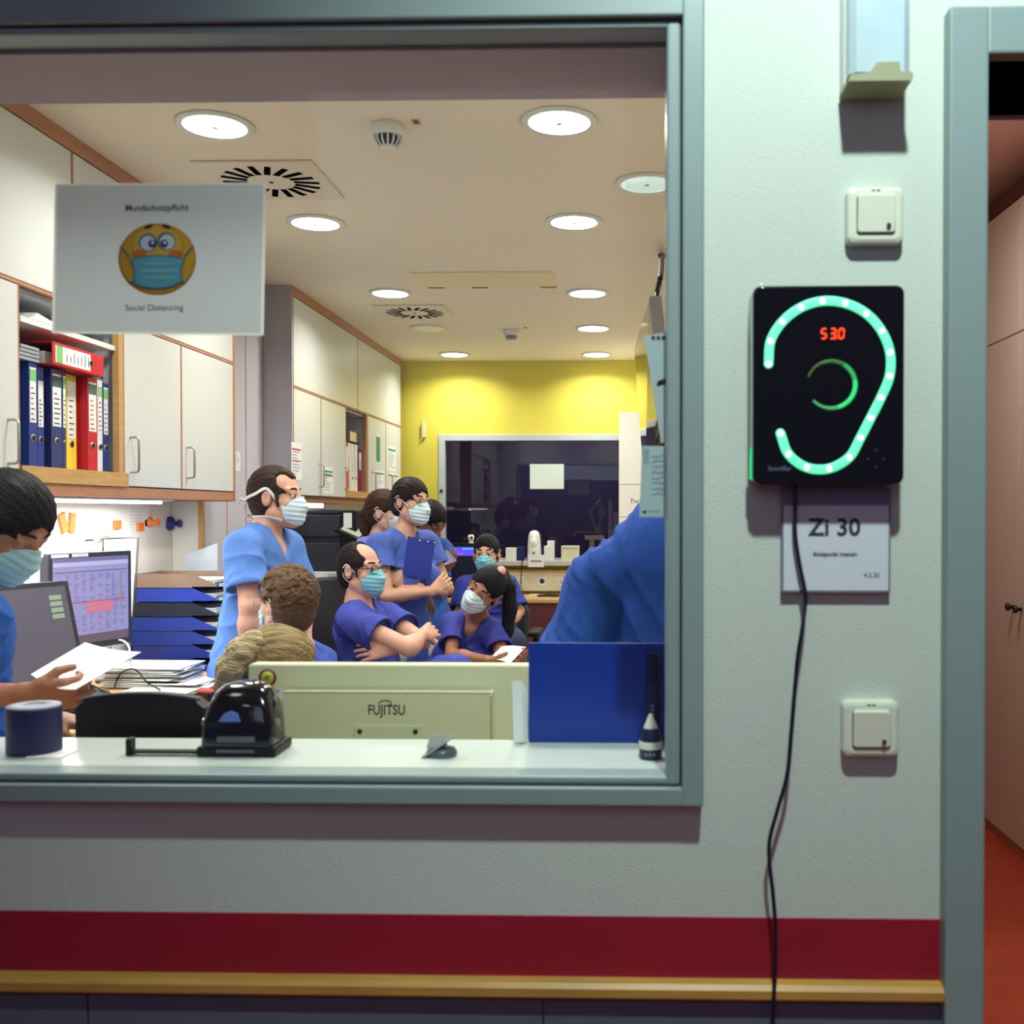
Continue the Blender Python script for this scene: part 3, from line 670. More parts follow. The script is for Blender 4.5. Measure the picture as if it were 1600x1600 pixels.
def smoke(px, py, label):
    c = PZ(px, py, zc); t = thing('smoke_detector', label, 'smoke detector', (c.x, c.y, zc - .06), 'smoke detectors on the ceiling')
    m_ = MB(); m_.lathe([(.052, .0), (.058, .004), (.058, .02), (.052, .036)][::-1], (c.x, c.y, zc - .037), 32); m_.build('base', M['white_pl'], t)
    m_ = MB(); m_.lathe([(.038, .03), (.036, .012), (.030, .003), (.022, 0)], (c.x, c.y, zc - .068), 32); m_.build('chamber', M['black'], t)
    m_ = MB()
    for k in range(14):
        a = 2 * PI * k / 14; ca, sa = math.cos(a), math.sin(a); m_.tube([(c.x + .042 * ca, c.y + .042 * sa, zc - .037), (c.x + .041 * ca, c.y + .041 * sa, zc - .054), (c.x + .027 * ca, c.y + .027 * sa, zc - .069)], .0035, 6)
    m_.lathe([(.026, 0), (.026, .006)], (c.x, c.y, zc - .072), 24); m_.build('cage', M['white_pl'], t)
smoke(606, 196, 'white round smoke detector on the ceiling beside a tiny yellow sticker')
smoke(799, 516, 'small far smoke detector between the two rows of lights')
for px, py, l_ in ((650, 190, 'tiny yellow sticker on the ceiling right of the near smoke detector'), (821, 512, 'tiny yellow sticker on the ceiling by the far smoke detector')):
    c = PZ(px, py, zc); mb = MB(); mb.box(c.x - .013, c.x + .013, c.y - .022, c.y + .022, zc - .0012, zc - .0002); mb.box(c.x - .007, c.x + .007, c.y - .012, c.y + .012, zc - .0016, zc - .0011, mi=1)
    single('ceiling_sticker', mb, [pm('ochre_sticker', (196, 160, 60), .6), M['ink']], l_, 'sticker')
a, b = PZ(640, 425, zc), PZ(866, 447, zc)
xa, xb = PZ(640, 425, zc).x, PZ(864, 425, zc).x
t = thing('access_panel', 'pale yellow rectangular access panel in the ceiling', 'ceiling panel', ((xa + xb) / 2, (a.y + b.y) / 2, zc - .006))
mb = MB(); mb.box(xa, xb, b.y, a.y, zc - .006, zc - .0005, .002); mb.build('panel', pm('pale_yellow_panel', (228, 216, 172), .5), t)
for px in (681, 750, 857):
    q = PZ(px, 447, zc).x; mb = MB(); mb.box(q - .045, q + .045, b.y - .012, b.y + .012, zc - .0085, zc - .0055); mb.build('latch', pm('red_latch', (196, 70, 50), .5), t)
# ------------------------------------------------------------------ things on the corridor wall
WY = 1.5
# noise warning panel with an ear outline
F = 1.452
e0, e1 = P(1176, 757, F), P(1414, 445, F)
t = thing('noise_meter', 'black wall mounted noise meter with glowing green ear outline and red digits', 'noise meter', ((e0.x + e1.x) / 2, WY, e0.z))
mb = MB(); mb.slab(e0.x, e1.x, e0.z, e1.z, F, WY, .012, bev=.003); mb.build('housing', M['black_gloss'], t)
def cp(cx, cy, Y=F): return P(1140 + cx / 2.9625, 420 + cy / 2.9625, Y)
ear = [(180, 440), (190, 335), (245, 245), (330, 180), (430, 150), (535, 160), (632, 208), (703, 288), (742, 388), (740, 497), (700, 597), (653, 690), (605, 783), (553, 873), (460, 925), (357, 920), (272, 858), (235, 762)]
# smooth the outline with Catmull-Rom
def crom(pts, n=8):
    out = []; p = [Vector(q) for q in pts]; p = [p[0] * 2 - p[1]] + p + [p[-1] * 2 - p[-2]]
    for i in range(1, len(p) - 2):
        for k in range(n):
            t_ = k / n; out.append(0.5 * ((2 * p[i]) + (p[i + 1] - p[i - 1]) * t_ + (2 * p[i - 1] - 5 * p[i] + 4 * p[i + 1] - p[i + 2]) * t_ ** 2 + (3 * p[i] - p[i - 1] - 3 * p[i + 1] + p[i + 2]) * t_ ** 3))
    return out + [p[-2]]
ep = [cp(q[0], q[1], F) for q in ear]
mb = MB(); path = [v + Vector((0, -.0005, 0)) for v in crom(ep, 7)]
mb.tube(path, 0, 10, flat=((0, -1, 0), .0066, .0012)); mb.sphere(path[0], (.0066, .0012, .0066), nu=14, nv=8); mb.sphere(path[-1], (.0066, .0012, .0066), nu=14, nv=8)
mb.build('ear_light', pm('green_ear_glow', (120, 235, 180), emit=(70, 226, 150), estr=1.15), t)
for v in ep: mb = MB(); mb.sphere(v + Vector((0, -.0012, 0)), (.0040, .0014, .0040), nu=12, nv=8); mb.build('diode', pm('white_diode', (255, 255, 255), emit=(225, 255, 240), estr=3.2), t)
# inner ring, fading
cc = cp(470, 537); rr = .0331; mb = MB(); arc = []
gm = []
for k in range(33):
    a = math.radians(160 - k * (160 + 138) / 32.0); arc.append(Vector((cc.x + rr * math.cos(a) * 1.02, F - .0006, cc.z + rr * math.sin(a))))
ringm = [pm('ring_glow_%d' % k, c, emit=c, estr=s) for k, (c, s) in enumerate((((60, 80, 30), .35), ((50, 100, 40), .5), ((40, 150, 70), .75), ((40, 190, 100), .9), ((60, 150, 90), .6)))]
for k in range(32):
    mi = 0 if k < 5 else 1 if k < 11 else 2 if k < 16 else 3 if k < 25 else 4
    mb.tube([arc[k], arc[k + 1]], 0, 8, flat=((0, -1, 0), .0019 + .0014 * math.sin(PI * min(1, max(0, (k - 2) / 28))), .0006), mi=mi, caps=False)
mb.build('ring_light', ringm, t)
mb = MB(); sg = {'5': 'afgcd', '3': 'abgcd', '0': 'abcdef'}
def seg7(mb, ch, o, w, h):
    s_ = .0017; y = F - .0006; sl = lambda x, z: (o.x + x + z * .08, y, o.z + z)
    L = {'a': ((0, h), (w, h)), 'b': ((w, h), (w, h / 2)), 'c': ((w, h / 2), (w, 0)), 'd': ((0, 0), (w, 0)), 'e': ((0, h / 2), (0, 0)), 'f': ((0, h), (0, h / 2)), 'g': ((0, h / 2), (w, h / 2))}
    for c in sg[ch]:
        (x0, z0), (x1, z1) = L[c]; d_ = .0009
        if x0 == x1: z0 -= d_; z1 += d_
        else: x0 += d_; x1 -= d_
        mb.tube([sl(x0, z0), sl(x1, z1)], 0, 6, flat=((0, -1, 0), s_ * .6, .0005))
o = cp(423, 323)
for k, ch in enumerate('530'): seg7(mb, ch, Vector((o.x + k * .0117 + (.001 if k else 0), o.y, o.z)), .0068, .0135)
q = cp(487, 322); mb.sphere((q.x + .001, F - .0006, q.z), (.0013, .0006, .0013), nu=10, nv=6)
mb.build('digit_display', pm('red_digits', (255, 70, 20), emit=(255, 60, 14), estr=2.2), t)
mb = MB(); q = cp(232, 925); mb.text('SoundEar', .0085, (q.x, F - .0005, q.z), bold=.0002); mb.build('lettering', pm('grey_lettering', (84, 92, 110), .6), t)
mb = MB(); q = cp(146, 77); mb.sphere((q.x, F, q.z), (.0032, .0015, .0032)); mb.build('screw', M['white_pl'], t)
mb = MB()
for a in ((640, 882), (680, 840), (712, 882), (680, 920)): q = cp(*a); mb.sphere((q.x, F, q.z), (.0016, .0006, .0016), nu=10, nv=6)
mb.build('key_mark', M['dark_grey'], t)
mb = MB(); a_, b_ = cp(112, 830), cp(118, 975)
mb.tube([(e0.x - .0006, F + .012, a_.z), (e0.x - .0006, F + .014, b_.z)], .0022, 8); mb.build('side_reflection', pm('green_edge_reflection', (40, 190, 120), emit=(40, 200, 120), estr=.9), t)  # added glowing strip imitates the green reflection along the housing edge
# power cable hanging from the meter
cab = [(1243, 762), (1242, 800), (1243, 840), (1250, 885), (1257, 920), (1258, 945), (1253, 985), (1246, 1030), (1241, 1090), (1236, 1150), (1230, 1210), (1215, 1265), (1203, 1310), (1202, 1345), (1207, 1390), (1211, 1440), (1212, 1500), (1209, 1560), (1208, 1600), (1210, 1700), (1206, 1850)]
pts = [P(x, y, 1.478 if y < 960 else 1.470) for x, y in cab]; pts[0] = pts[0] + Vector((0, 0, .02))
mb = MB(); mb.tube(crom(pts, 6), .0030, 8)
single('power_cable', mb, pm('navy_black_cable', (14, 18, 40), .4), 'thin black cable hanging down the wall from the noise meter', 'cable', base=pts[-1])
# room sign
s0, s1 = P(1221, 926, 1.488), P(1392, 762, 1.488); YF = 1.4875
t = thing('room_sign', 'white paper room sign in a clear holder under the noise meter, reading Zi 30', 'sign', ((s0.x + s1.x) / 2, WY, s0.z))
mb = MB(); mb.slab(s0.x, s1.x, s0.z, s1.z, YF + .0015, WY, .002); mb.build('holder', pm('shaded_clear_holder', (120, 116, 140), .3), t)  # clear holder coloured dark: the meter's shadow is put into its grey
mb = MB(); zt = P(1300, 790, YF).z; mb.box(s0.x + .003, s1.x - .003, YF + .0006, YF + .0014, s0.z + .003, zt); mb.build('card', pm('sign_card', (206, 212, 220), .7), t)
mb = MB(); q = P(1304, 825, YF); mb.text('Zi 30', .0350, (q.x, YF, q.z), bold=.0008, sx=1.0)
q = P(1305, 866, YF); mb.text('Stützpunkt Intensiv', .0082, (q.x, YF, q.z), bold=.0002)
q = P(1362, 899, YF); mb.text('4.2.30', .0095, (q.x, YF, q.z)); mb.build('lettering', M['ink'], t)
# wall switches
def switch(px, py, label):
    o = P(px, py, 1.478); t = thing('wall_switch', label, 'switch', (o.x, WY, o.z), 'ivory wall call switches'); r = .0405
    m_ = MB(); m_.slab(o.x - r, o.x + r, o.z - r, o.z + r, 1.480, WY, .010, bev=.006); m_.build('cover_frame', M['switch_pl'], t)
    k = .0275; m_ = MB(); m_.slab(o.x - k, o.x + k, o.z - k, o.z + k, 1.4792, 1.482, .004); m_.build('gap', M['dark_grey'], t)
    k = .0265
    m_ = MB(); m_.M = Matrix.Translation((o.x, 1.479, o.z + .001)) @ Matrix.Rotation(math.radians(5), 4, 'X'); m_.slab(-k, k, -k, k, -.005, .003, .004, bev=.0015); m_.build('rocker', pm('rocker_plastic', (222, 226, 206), .25), t)
    m_ = MB(); m_.lathe([(.0016, 0), (.0034, 0), (.0034, .0004)], (o.x + .017, 1.4728, o.z - .0165), 14, axis='Y'); m_.box(o.x - .006, o.x - .001, 1.4795, 1.4803, o.z + .034, o.z + .036); m_.box(o.x + .001, o.x + .006, 1.4795, 1.4803, o.z + .034, o.z + .036); m_.build('symbol', M['ink'], t)
switch(1369, 335, 'upper square ivory wall switch above the noise meter')
switch(1362, 1140, 'lower square ivory wall switch below the room sign')
# unlit dispenser box with translucent cover at the top of the wall
Yf = 1.435; a, b = P(1329, 126, Yf), P(1420, -120, Yf)
t = thing('wall_dispenser', 'white translucent wall box with a beige bottom clip, high on the wall', 'wall dispenser', ((a.x + b.x) / 2, WY, a.z))
mb = MB(); mb.box(a.x - .002, b.x + .008, 1.468, WY, a.z + .006, b.z, .004); mb.build('back_plate', M['white_pl'], t)
mb = MB()
prof = [(a.x, 1.468), (a.x, Yf + .008), (a.x + .008, Yf), (a.x + .074, Yf), (a.x + .0835, Yf + .010), (a.x + .0835, 1.468)]
n_ = len(prof); vs = [(x, y, a.z + .012) for x, y in prof] + [(x, y, b.z) for x, y in prof]
mb.add(vs, [list(range(n_)), list(reversed(range(n_, 2 * n_)))] + [[i, n_ + i, n_ + (i + 1) % n_, (i + 1) % n_] for i in range(n_)])
mb.build('cover', pm('frosted_cover', (176, 196, 206), .25, noise=(18, .05)), t)
mb = MB(); w = b.x - a.x + .006
mb.prism([(-.004, 0), (w * .98, 0), (w, .006), (w * .98, .012), (w * .80, .012), (w * .78, .026), (w * .42, .026), (w * .30, .012), (0, .009)], (a.x, Yf - .004, a.z - .002), (1, 0, 0), (0, 0, 1), (0, .064, 0))
mb.build('bottom_clip', pm('beige_clip', (150, 150, 118), .45), t)

# ------------------------------------------------------------------ mask notice on the pane
Yn = 1.4985
A_n, B_n, C_n, D_n = [P(x, y, Yn) for x, y in ((86, 287), (416, 285), (412, 524), (81, 521))]
t = thing('paper_notice', 'laminated grey paper notice with a masked yellow smiley, stuck on the window', 'notice', ((C_n.x + D_n.x) / 2, Yn, D_n.z))
mb = MB(); mb.prism([(0, 0), (1, 0), (1, 1), (0, 1)], D_n, (1, 0, 0), (0, 0, 1), (0, .0005, 0)) if False else None
mb = MB(); q4 = [D_n, C_n, B_n, A_n]; bk = [v + Vector((0, .0006, 0)) for v in q4]
ctr = (A_n + B_n + C_n + D_n) / 4; hol = [ctr + (v - ctr) * .972 for v in q4]; mb.add(q4 + hol, [[k, (k + 1) % 4, 4 + (k + 1) % 4, 4 + k] for k in range(4)]); mb.build('laminate', translucent(pm('laminate_film', (200, 212, 210), .25), .55, (235, 240, 236)), t)
mb = MB(); inn = [ctr + (v - ctr) * .972 + Vector((0, -.0005, 0)) for v in q4]; mb.poly(inn); mb.build('sheet', translucent(M['paper_grey'], .38, (214, 226, 228)), t)
def np_(px, py, k=1): return P(px, py, Yn - .0008 - .0004 * k)
mb = MB(); a = np_(245, 325); mb.text('Mundschutzpflicht', .0132, a, bold=.0003, sx=.98); a = np_(241, 481); mb.text('Social Distancing', .0128, a, bold=.0001); mb.build('lettering', pm('grey_ink', (62, 66, 92), .7), t)
mb = MB(); S = Yn / FPX
def el(px, py, rx, ry, mi, k, a0=0, a1=360, n=40, rot=0):
    c = np_(px, py, k); cr, sr = math.cos(rot), math.sin(rot); pts = []
    for i in range(n):
        a = math.radians(a0 + (a1 - a0) * i / (n if a1 - a0 == 360 else n - 1)); x, y = rx * math.cos(a), ry * math.sin(a)
        pts.append((c.x + S * (x * cr - y * sr), c.y, c.z + S * (x * sr + y * cr)))
    mb.poly(pts, mi)
def pg(pts, mi, k): mb.poly([np_(x, y, k) for x, y in pts], mi)
el(245.5, 405, 62, 56.5, 1, 0); el(246, 404, 59, 54, 0, 1); el(246, 388, 38, 34, 9, 2)
for s_ in (-1, 1):
    el(246 + s_ * 15 - (1 if s_ > 0 else 0), 379 + (-2 if s_ > 0 else 0), 14.5, 14, 2, 3); el(246 + s_ * 15, 380 - (2 if s_ > 0 else 0), 12, 12, 3, 4)
    el(247 + s_ * 9.5, 380.5, 6, 6.2, 4, 5); el(248 + s_ * 9.5, 379, 2.2, 2.6, 10, 6); el(246 + s_ * 29, 396, 12, 5.5, 5, 3)
    el(246 + s_ * 14, 354, 7.5, 3, 6, 3, rot=-s_ * .35)
    x = lambda v: 245 + s_ * v
    pg([(x(56), 383), (x(58), 385), (x(44), 402), (x(42), 400)], 7, 4); pg([(x(39), 438), (x(46), 441), (x(45), 443), (x(37), 441)], 7, 4)
pg([(202, 404), (215, 402), (230, 399), (245, 398), (262, 399), (278, 402), (290, 403), (285, 414), (284, 430), (285, 440), (274, 447), (258, 451), (242, 452), (224, 450), (211, 445), (207, 440), (209, 425), (206, 412)], 7, 5)
pg([(205, 406), (217, 404), (231, 401), (245, 400), (262, 401), (277, 404), (287, 405), (282.5, 414), (281.5, 430), (282.5, 438), (272, 445), (258, 449), (242, 450), (225, 448), (213, 443.5), (209.5, 439), (211.5, 425), (208.5, 412)], 8, 6)
for k_, (y, h, wd) in enumerate(((412, 2.2, 30), (423, 3, 33), (434, 2.2, 30))): el(246, y, wd, h, 11, 7)
cl = lambda n, c, **kw: pm(n, c, .6, **kw)
mb.build('smiley_print', [cl('smiley_yellow', (206, 156, 30), noise=(60, .12), c2=(222, 176, 44)), cl('smiley_rim', (184, 116, 22)), cl('eye_rim', (62, 84, 118)), cl('eye_white', (204, 216, 222)), cl('pupil', (24, 40, 96)), cl('blush', (200, 112, 34)), cl('brow', (60, 40, 30)), cl('mask_edge', (70, 120, 130)), cl('mask_print', (92, 168, 184), noise=(80, .08)), cl('forehead_yellow', (208, 178, 58)), cl('glint', (230, 240, 250)), cl('mask_fold', (122, 190, 200))], t)
# two sheets taped to the pane at the right
def pane_sheet(px4, label, fn):
    q = [P(x, y, 1.5035) for x, y in px4]; bk = [v + Vector((0, .0004, 0)) for v in q]
    m_ = MB(); m_.add(q + bk, [[0, 1, 2, 3], [7, 6, 5, 4], [0, 4, 5, 1], [1, 5, 6, 2], [2, 6, 7, 3], [3, 7, 4, 0]]); fn(m_)
    return single('taped_sheet', m_, [translucent(pm('taped_paper', (176, 198, 204), .7), .4, (214, 228, 230)) if 'taped_paper' not in MATS else MATS['taped_paper'], pm('blue_grey_ink', (90, 104, 140), .7), M['ink']], label, 'paper', group='sheets taped to the window edge')
def fnA(m_):
    for k in range(4): a = P(1018 + k * 8, 528, 1.503); m_.box(a.x, a.x + .0052, 1.5030, 1.5034, a.z - .003, a.z + .003, mi=2)
    for a in ((1031, 598, 4), (1036, 597, 5), (1029, 601, 3)): q = P(a[0], a[1], 1.5032); m_.disc((q.x, 1.5032, q.z), a[2] * .00094, a[2] * .00094, 14, 2)
def fnB(m_):
    r_ = random.Random(5)
    for k in range(8):
        y = 712 + k * 8.6; x = 1019
        pts = [P(x + i * 2.4, y + r_.uniform(-2.6, 2.6), 1.5030) for i in range(9)]; m_.tube(pts, .0005, 4, mi=1)
    for k in range(4): a = P(1006 + k * 2.4, 701, 1.503); b = P(1006 + k * 2.4, 724, 1.503); m_.box(a.x - .0005, a.x + .0004, 1.503, 1.5034, b.z, a.z, mi=1)
    q = P(1007, 800, 1.5032); m_.disc((q.x, 1.5032, q.z), .0026, .0026, 14, 2)
    a = P(1012, 799, 1.503); m_.box(a.x, a.x + .018, 1.503, 1.5034, a.z - .0005, a.z + .0005, mi=1)
pane_sheet([(1033, 692), (1050, 692), (1050, 518), (1006, 525)], 'tilted pale blue sheet taped at the window edge below the black cord', fnA)
pane_sheet([(999, 808), (1050, 808), (1050, 697), (1003, 697)], 'pale blue sheet with handwriting taped at the window edge, below the tilted sheet', fnB)

# ------------------------------------------------------------------ things on the window sill
def on_sill(px, py): return PZ(px, py, SILL)
c = on_sill(40, 1180); r = .0405; c.y += r * .6
t = thing('tape_roll', 'dark blue cylindrical tape roll standing on the left end of the sill', 'tape roll', (c.x, c.y, SILL))
hh = P(40, 1103, c.y).z - SILL
mb = MB(); mb.lathe([(r, .001), (r + .0005, .004), (r + .0005, hh - .004), (r, hh), (r * .62, hh), (r * .62, .001)], (c.x, c.y, SILL), 40); mb.build('tape', pm('dark_navy_tape', (22, 26, 78), .5), t)
mb = MB(); mb.lathe([(r * .98, hh + .0002), (r * .98, hh + .002), (r * .45, hh + .0035), (r * .45, hh - .02)], (c.x, c.y, SILL), 32); mb.build('core_rim', pm('pale_core', (176, 180, 198), .6), t)
mb = MB(); a, b = on_sill(84, 1190), on_sill(119, 1152); mb.box(a.x, b.x, a.y + .02, a.y + .075, SILL + .0004, SILL + .0016)
single('memo_slip', mb, pm('bright_slip', (244, 244, 240), .6), 'small bright white slip lying on the sill right of the tape roll', 'paper slip')
# heavy hole punch with ruler arm
o = on_sill(366, 1184); t = thing('hole_punch', 'black office hole punch with a ruler arm, on the window sill', 'hole punch', (o.x, o.y + .04, SILL))
w2 = .058; X, Yb = o.x, o.y
mb = MB(); mb.box(X - w2 - .003, X + w2 + .007, Yb, Yb + .085, SILL + .0005, SILL + .017, .004); mb.build('base', M['black'], t)
mb = MB()
def ring(z, hw, y0, y1, r): 
    pts = []
    for cx, cy, a0 in ((hw - r, y0 + r, -90), (hw - r, y1 - r, 0), (-hw + r, y1 - r, 90), (-hw + r, y0 + r, 180)):
        for k in range(5): a = math.radians(a0 + 22.5 * k); pts.append((X + cx + r * math.cos(a), Yb + cy + r * math.sin(a), SILL + z))
    return pts
rings = [ring(.016, w2, .004, .08, .012), ring(.030, w2, .003, .08, .014), ring(.055, w2 - .001, .006, .08, .016), ring(.080, w2 - .006, .014, .08, .018), ring(.098, w2 - .014, .024, .08, .02), ring(.108, w2 - .024, .034, .076, .018), ring(.112, w2 - .04, .044, .07, .012)]
N = len(rings[0]); vs = [p for r_ in rings for p in r_]
fs = [[k * N + i, k * N + (i + 1) % N, (k + 1) * N + (i + 1) % N, (k + 1) * N + i] for k in range(len(rings) - 1) for i in range(N)] + [[(len(rings) - 1) * N + i for i in range(N)]]
mb.add(vs, fs, 0, True); mb.build('handle', M['black_gloss'], t)
mb = MB(); z = SILL + .060; mb.prism([(-.018, -.004), (.016, -.004), (.010, .008), (-.001, .012), (-.011, .008)], (X - .008, Yb + .004, z), (1, 0, 0), (0, .3, 1), (0, .006, 0)); mb.build('blue_badge', pm('blue_badge', (96, 120, 190), .4), t)
mb = MB(); mb.box(X - .028, X + .032, Yb - .0006, Yb + .004, SILL + .024, SILL + .033, .001); mb.box(X - .028, X + .032, Yb - .0012, Yb + .004, SILL + .008, SILL + .0125); mb.build('front_label', pm('dull_label', (98, 92, 104), .4), t)
mb = MB(); mb.box(X - w2 - .118, X - w2 + .01, Yb + .006, Yb + .022, SILL + .004, SILL + .0085, .001); mb.box(X - w2 - .118, X - w2 - .110, Yb + .004, Yb + .024, SILL + .0005, SILL + .028, .002); mb.build('ruler_arm', M['black'], t)
for s_ in (-1, 1): mb = MB(); mb.cyl((X + s_ * .056, Yb + .03, SILL + .05), (X + s_ * .061, Yb + .03, SILL + .05), .007, n=16); mb.build('pivot_pin', M['metal'], t)
# small silver clip
o = on_sill(680, 1186); t = thing('paper_clip_holder', 'small grey metal clip lying tilted on the middle of the sill', 'clip', (o.x, o.y + .02, SILL))
mb = MB(); mb.M = Matrix.Translation((o.x + .002, o.y + .014, SILL + .016)) @ Matrix.Rotation(math.radians(-34), 4, 'Y'); mb.slab(-.034, .034, -.010, .010, -.004, .012, .004) if False else mb.box(-.033, .033, -.012, .016, -.0012, .0012, .001); mb.build('tilted_plate', pm('grey_plate', (150, 156, 160), .35, metal=.5), t)
mb = MB(); mb.lathe([(.024, .0006), (.025, .005), (.021, .012), (.006, .016)], (o.x + .006, o.y + .024, SILL), 24); mb.build('clip_body', pm('smoky_plastic', (84, 90, 96), .3), t)
mb = MB(); mb.prism([(0, 0), (.034, .004), (.030, .022), (.006, .020)], (o.x - .018, o.y + .018, SILL + .012), (1, 0, 0), (0, .25, 1), (0, .0012, 0)); mb.build('clear_flap', pm('pale_flap', (172, 176, 170), .4), t)
# dark bottle with pale tip and a marker
o = on_sill(1017, 1189); cx, cy = o.x, o.y + .018
t = thing('glue_bottle', 'small dark bottle with white band and pale pointed tip, right end of sill', 'bottle', (cx, cy, SILL))
mb = MB(); mb.lathe([(.0172, .001), (.018, .003), (.018, .017)], (cx, cy, SILL), 28); mb.lathe([(.0175, .0275), (.0165, .034), (.0145, .042), (.0125, .048)], (cx, cy, SILL), 28); mb.build('body', pm('dark_bottle', (20, 26, 58), .35), t)
mb = MB(); mb.lathe([(.0182, .0165), (.0184, .018), (.0184, .027), (.018, .028)], (cx, cy, SILL), 28); mb.build('white_band', pm('pale_band', (206, 210, 196), .5), t)
mb = MB(); mb.lathe([(.0115, .0475), (.0095, .053), (.004, .066), (.002, .070)], (cx, cy, SILL), 24); mb.build('pointed_tip', pm('pale_tip', (196, 200, 186), .4), t)
mb = MB(); 
for k in range(3): mb.box(cx - .009 + .006 * k, cx - .006 + .006 * k, cy - .0186, cy - .0178, SILL + .007, SILL + .012)
mb.build('print', pm('bottle_print', (120, 130, 160), .5), t)
# blue folder with papers beside it
Yf = 1.712; a, b = P(826, 1166, Yf), P(1062, 1005, Yf)
t = thing('document_folder', 'blue plastic folder standing upright on the sill behind the glue bottle', 'folder', ((a.x + b.x) / 2, Yf, SILL))
mb = MB(); mb.box(a.x, b.x, Yf, Yf + .004, SILL + .0005, b.z, .001); mb.box(a.x + .001, b.x, Yf + .012, Yf + .016, SILL + .0005, b.z - .003, .001); mb.build('cover', M['blue_pl'], t)
mb = MB(); mb.box(a.x + .004, b.x, Yf + .0045, Yf + .0115, SILL + .001, b.z - .012); mb.build('pages', M['paper'], t)
cx2 = P(1018, 1100, 1.70).x; t = thing('marker_pen', 'dark navy marker standing upright against the blue folder', 'marker', (cx2, 1.695, SILL))
zt_ = P(1018, 1021, 1.695).z
mb = MB(); mb.cyl((cx2, 1.694, SILL + .0005), (cx2 + .002, 1.70, zt_ - .05), .0095, n=20); mb.build('barrel', pm('marker_navy', (16, 26, 76), .3), t)
mb = MB(); mb.cyl((cx2 + .002, 1.70, zt_ - .05), (cx2 + .003, 1.7015, zt_), .0105, .0098, n=20); mb.box(cx2 + .008, cx2 + .012, 1.689, 1.692, zt_ - .045, zt_ - .004); mb.build('cap', pm('marker_cap', (10, 16, 56), .3), t)
mb = MB()
for k in range(4): mb.box(cx2 - .001, cx2 + .0035, 1.6875 - .0004, 1.690, SILL + .045 + .007 * k, SILL + .0485 + .007 * k)
mb.build('print', pm('bottle_print2', (120, 130, 160), .5), t)
mb = MB(); a = P(806, 1165, 1.705); zt_ = P(806, 1062, 1.715).z
for k in range(6): mb.M = Matrix.Translation((a.x - .003 + .0008 * k, 1.700 + .004 * k, SILL)) @ Matrix.Rotation(-.025 * (1 + .3 * k), 4, 'Y'); mb.box(0, .0165 + .001 * k, 0, .0012, 0.002, zt_ - SILL - .004 * k)
mb.box(.003, .012, -.0002, 0, .06, .07, mi=1)
single('paper_stack', mb, [M['paper'], M['ink']], 'white sheets standing edge-on at the left side of the blue folder', 'papers')

# ------------------------------------------------------------------ front desk under the window with the pale monitor
mb = MB(); mb.box(-2.115, .10, 1.71, 2.18, .722, .75, .004); mb.box(-.06, -.03, 1.72, 2.14, 0, .722); mb.box(-2.1, -2.07, 1.72, 2.14, 0, .722)
single('front_desk', mb, M['oak'], 'oak desk right behind the window sill, under the pale monitor', 'desk')
Ym = 1.93; a, b = P(388, 1160, Ym), P(862, 1039, Ym)
t = thing('computer_monitor', 'pale beige monitor seen from the back, behind the window sill', 'monitor', ((a.x + b.x) / 2, Ym, .75))
zb_ = b.z - .36
mb = MB(); mb.slab(a.x, b.x, zb_, b.z, Ym, Ym + .03, .008, bev=.004); mb.build('back_shell', M['cream_pl'], t)
a2, b2 = P(442, 1160, Ym - .03), P(769, 1081, Ym - .03)
mb = MB(); mb.slab(a2.x, b2.x, zb_ + .05, b2.z, Ym - .03, Ym + .002, .004, bev=.002); mb.build('rear_housing', pm('cream_plastic_housing', (208, 208, 170), .45), t)
mb = MB(); n_ = 86
for k in range(n_):
    x = a2.x + .006 + (b2.x - a2.x - .012) * k / (n_ - 1); mb.box(x - .0009, x + .0009, Ym - .026, Ym - .0, b2.z - .0002, b2.z + .0004); mb.box(x - .0009, x + .0009, Ym - .0306, Ym - .029, b2.z - .004, b2.z - .0012)
for k in range(34):
    z = b2.z - .01 - .0047 * k; mb.box(b2.x - .0035, b2.x - .001, Ym - .0306, Ym - .029, z - .0011, z + .0011)
mb.build('vent_slot', pm('vent_dark', (70, 70, 60), .7), t)
q = P(604, 1110, Ym - .0305); mb = MB()
# maker's lettering on the back
mb.text('FUJITSU', .0265, (q.x, Ym - .0306, q.z), bold=.0004, sx=.78)
pts = [(q.x - .0195 + .009 * math.cos(math.radians(a_)) * 1.3 + .017, Ym - .0307, q.z + .0135 + .005 * math.sin(math.radians(a_))) for a_ in range(200, -100, -20)]
mb.tube(pts, .0009, 6); mb.build('lettering', pm('dark_logo', (58, 58, 52), .5), t)
a3, b3 = P(553, 1175, Ym - .034), P(659, 1134, Ym - .034)
mb = MB(); mb.slab(a3.x, b3.x, a3.z, b3.z, Ym - .034, Ym - .03, .002, bev=.001); mb.build('mount_plate', pm('mount_plate', (204, 206, 172), .4), t)
for px in (562, 649): q = P(px, 1143, Ym - .035); mb = MB(); mb.lathe([(.0015, -.0012), (.0046, -.0012), (.0046, .002)], (q.x, Ym - .0345, q.z), 16, axis='Y'); mb.build('screw', M['dark_metal'], t)
mb = MB(); q = P(418, 1059, Ym - .001); mb.lathe([(.0005, -.0016), (.0170, -.0016), (.0170, .001)], (q.x, Ym - .0005, q.z), 24, axis='Y', mi=0); mb.lathe([(.0005, -.0020), (.0125, -.0020), (.0125, -.001)], (q.x, Ym - .0005, q.z), 24, axis='Y', mi=1)
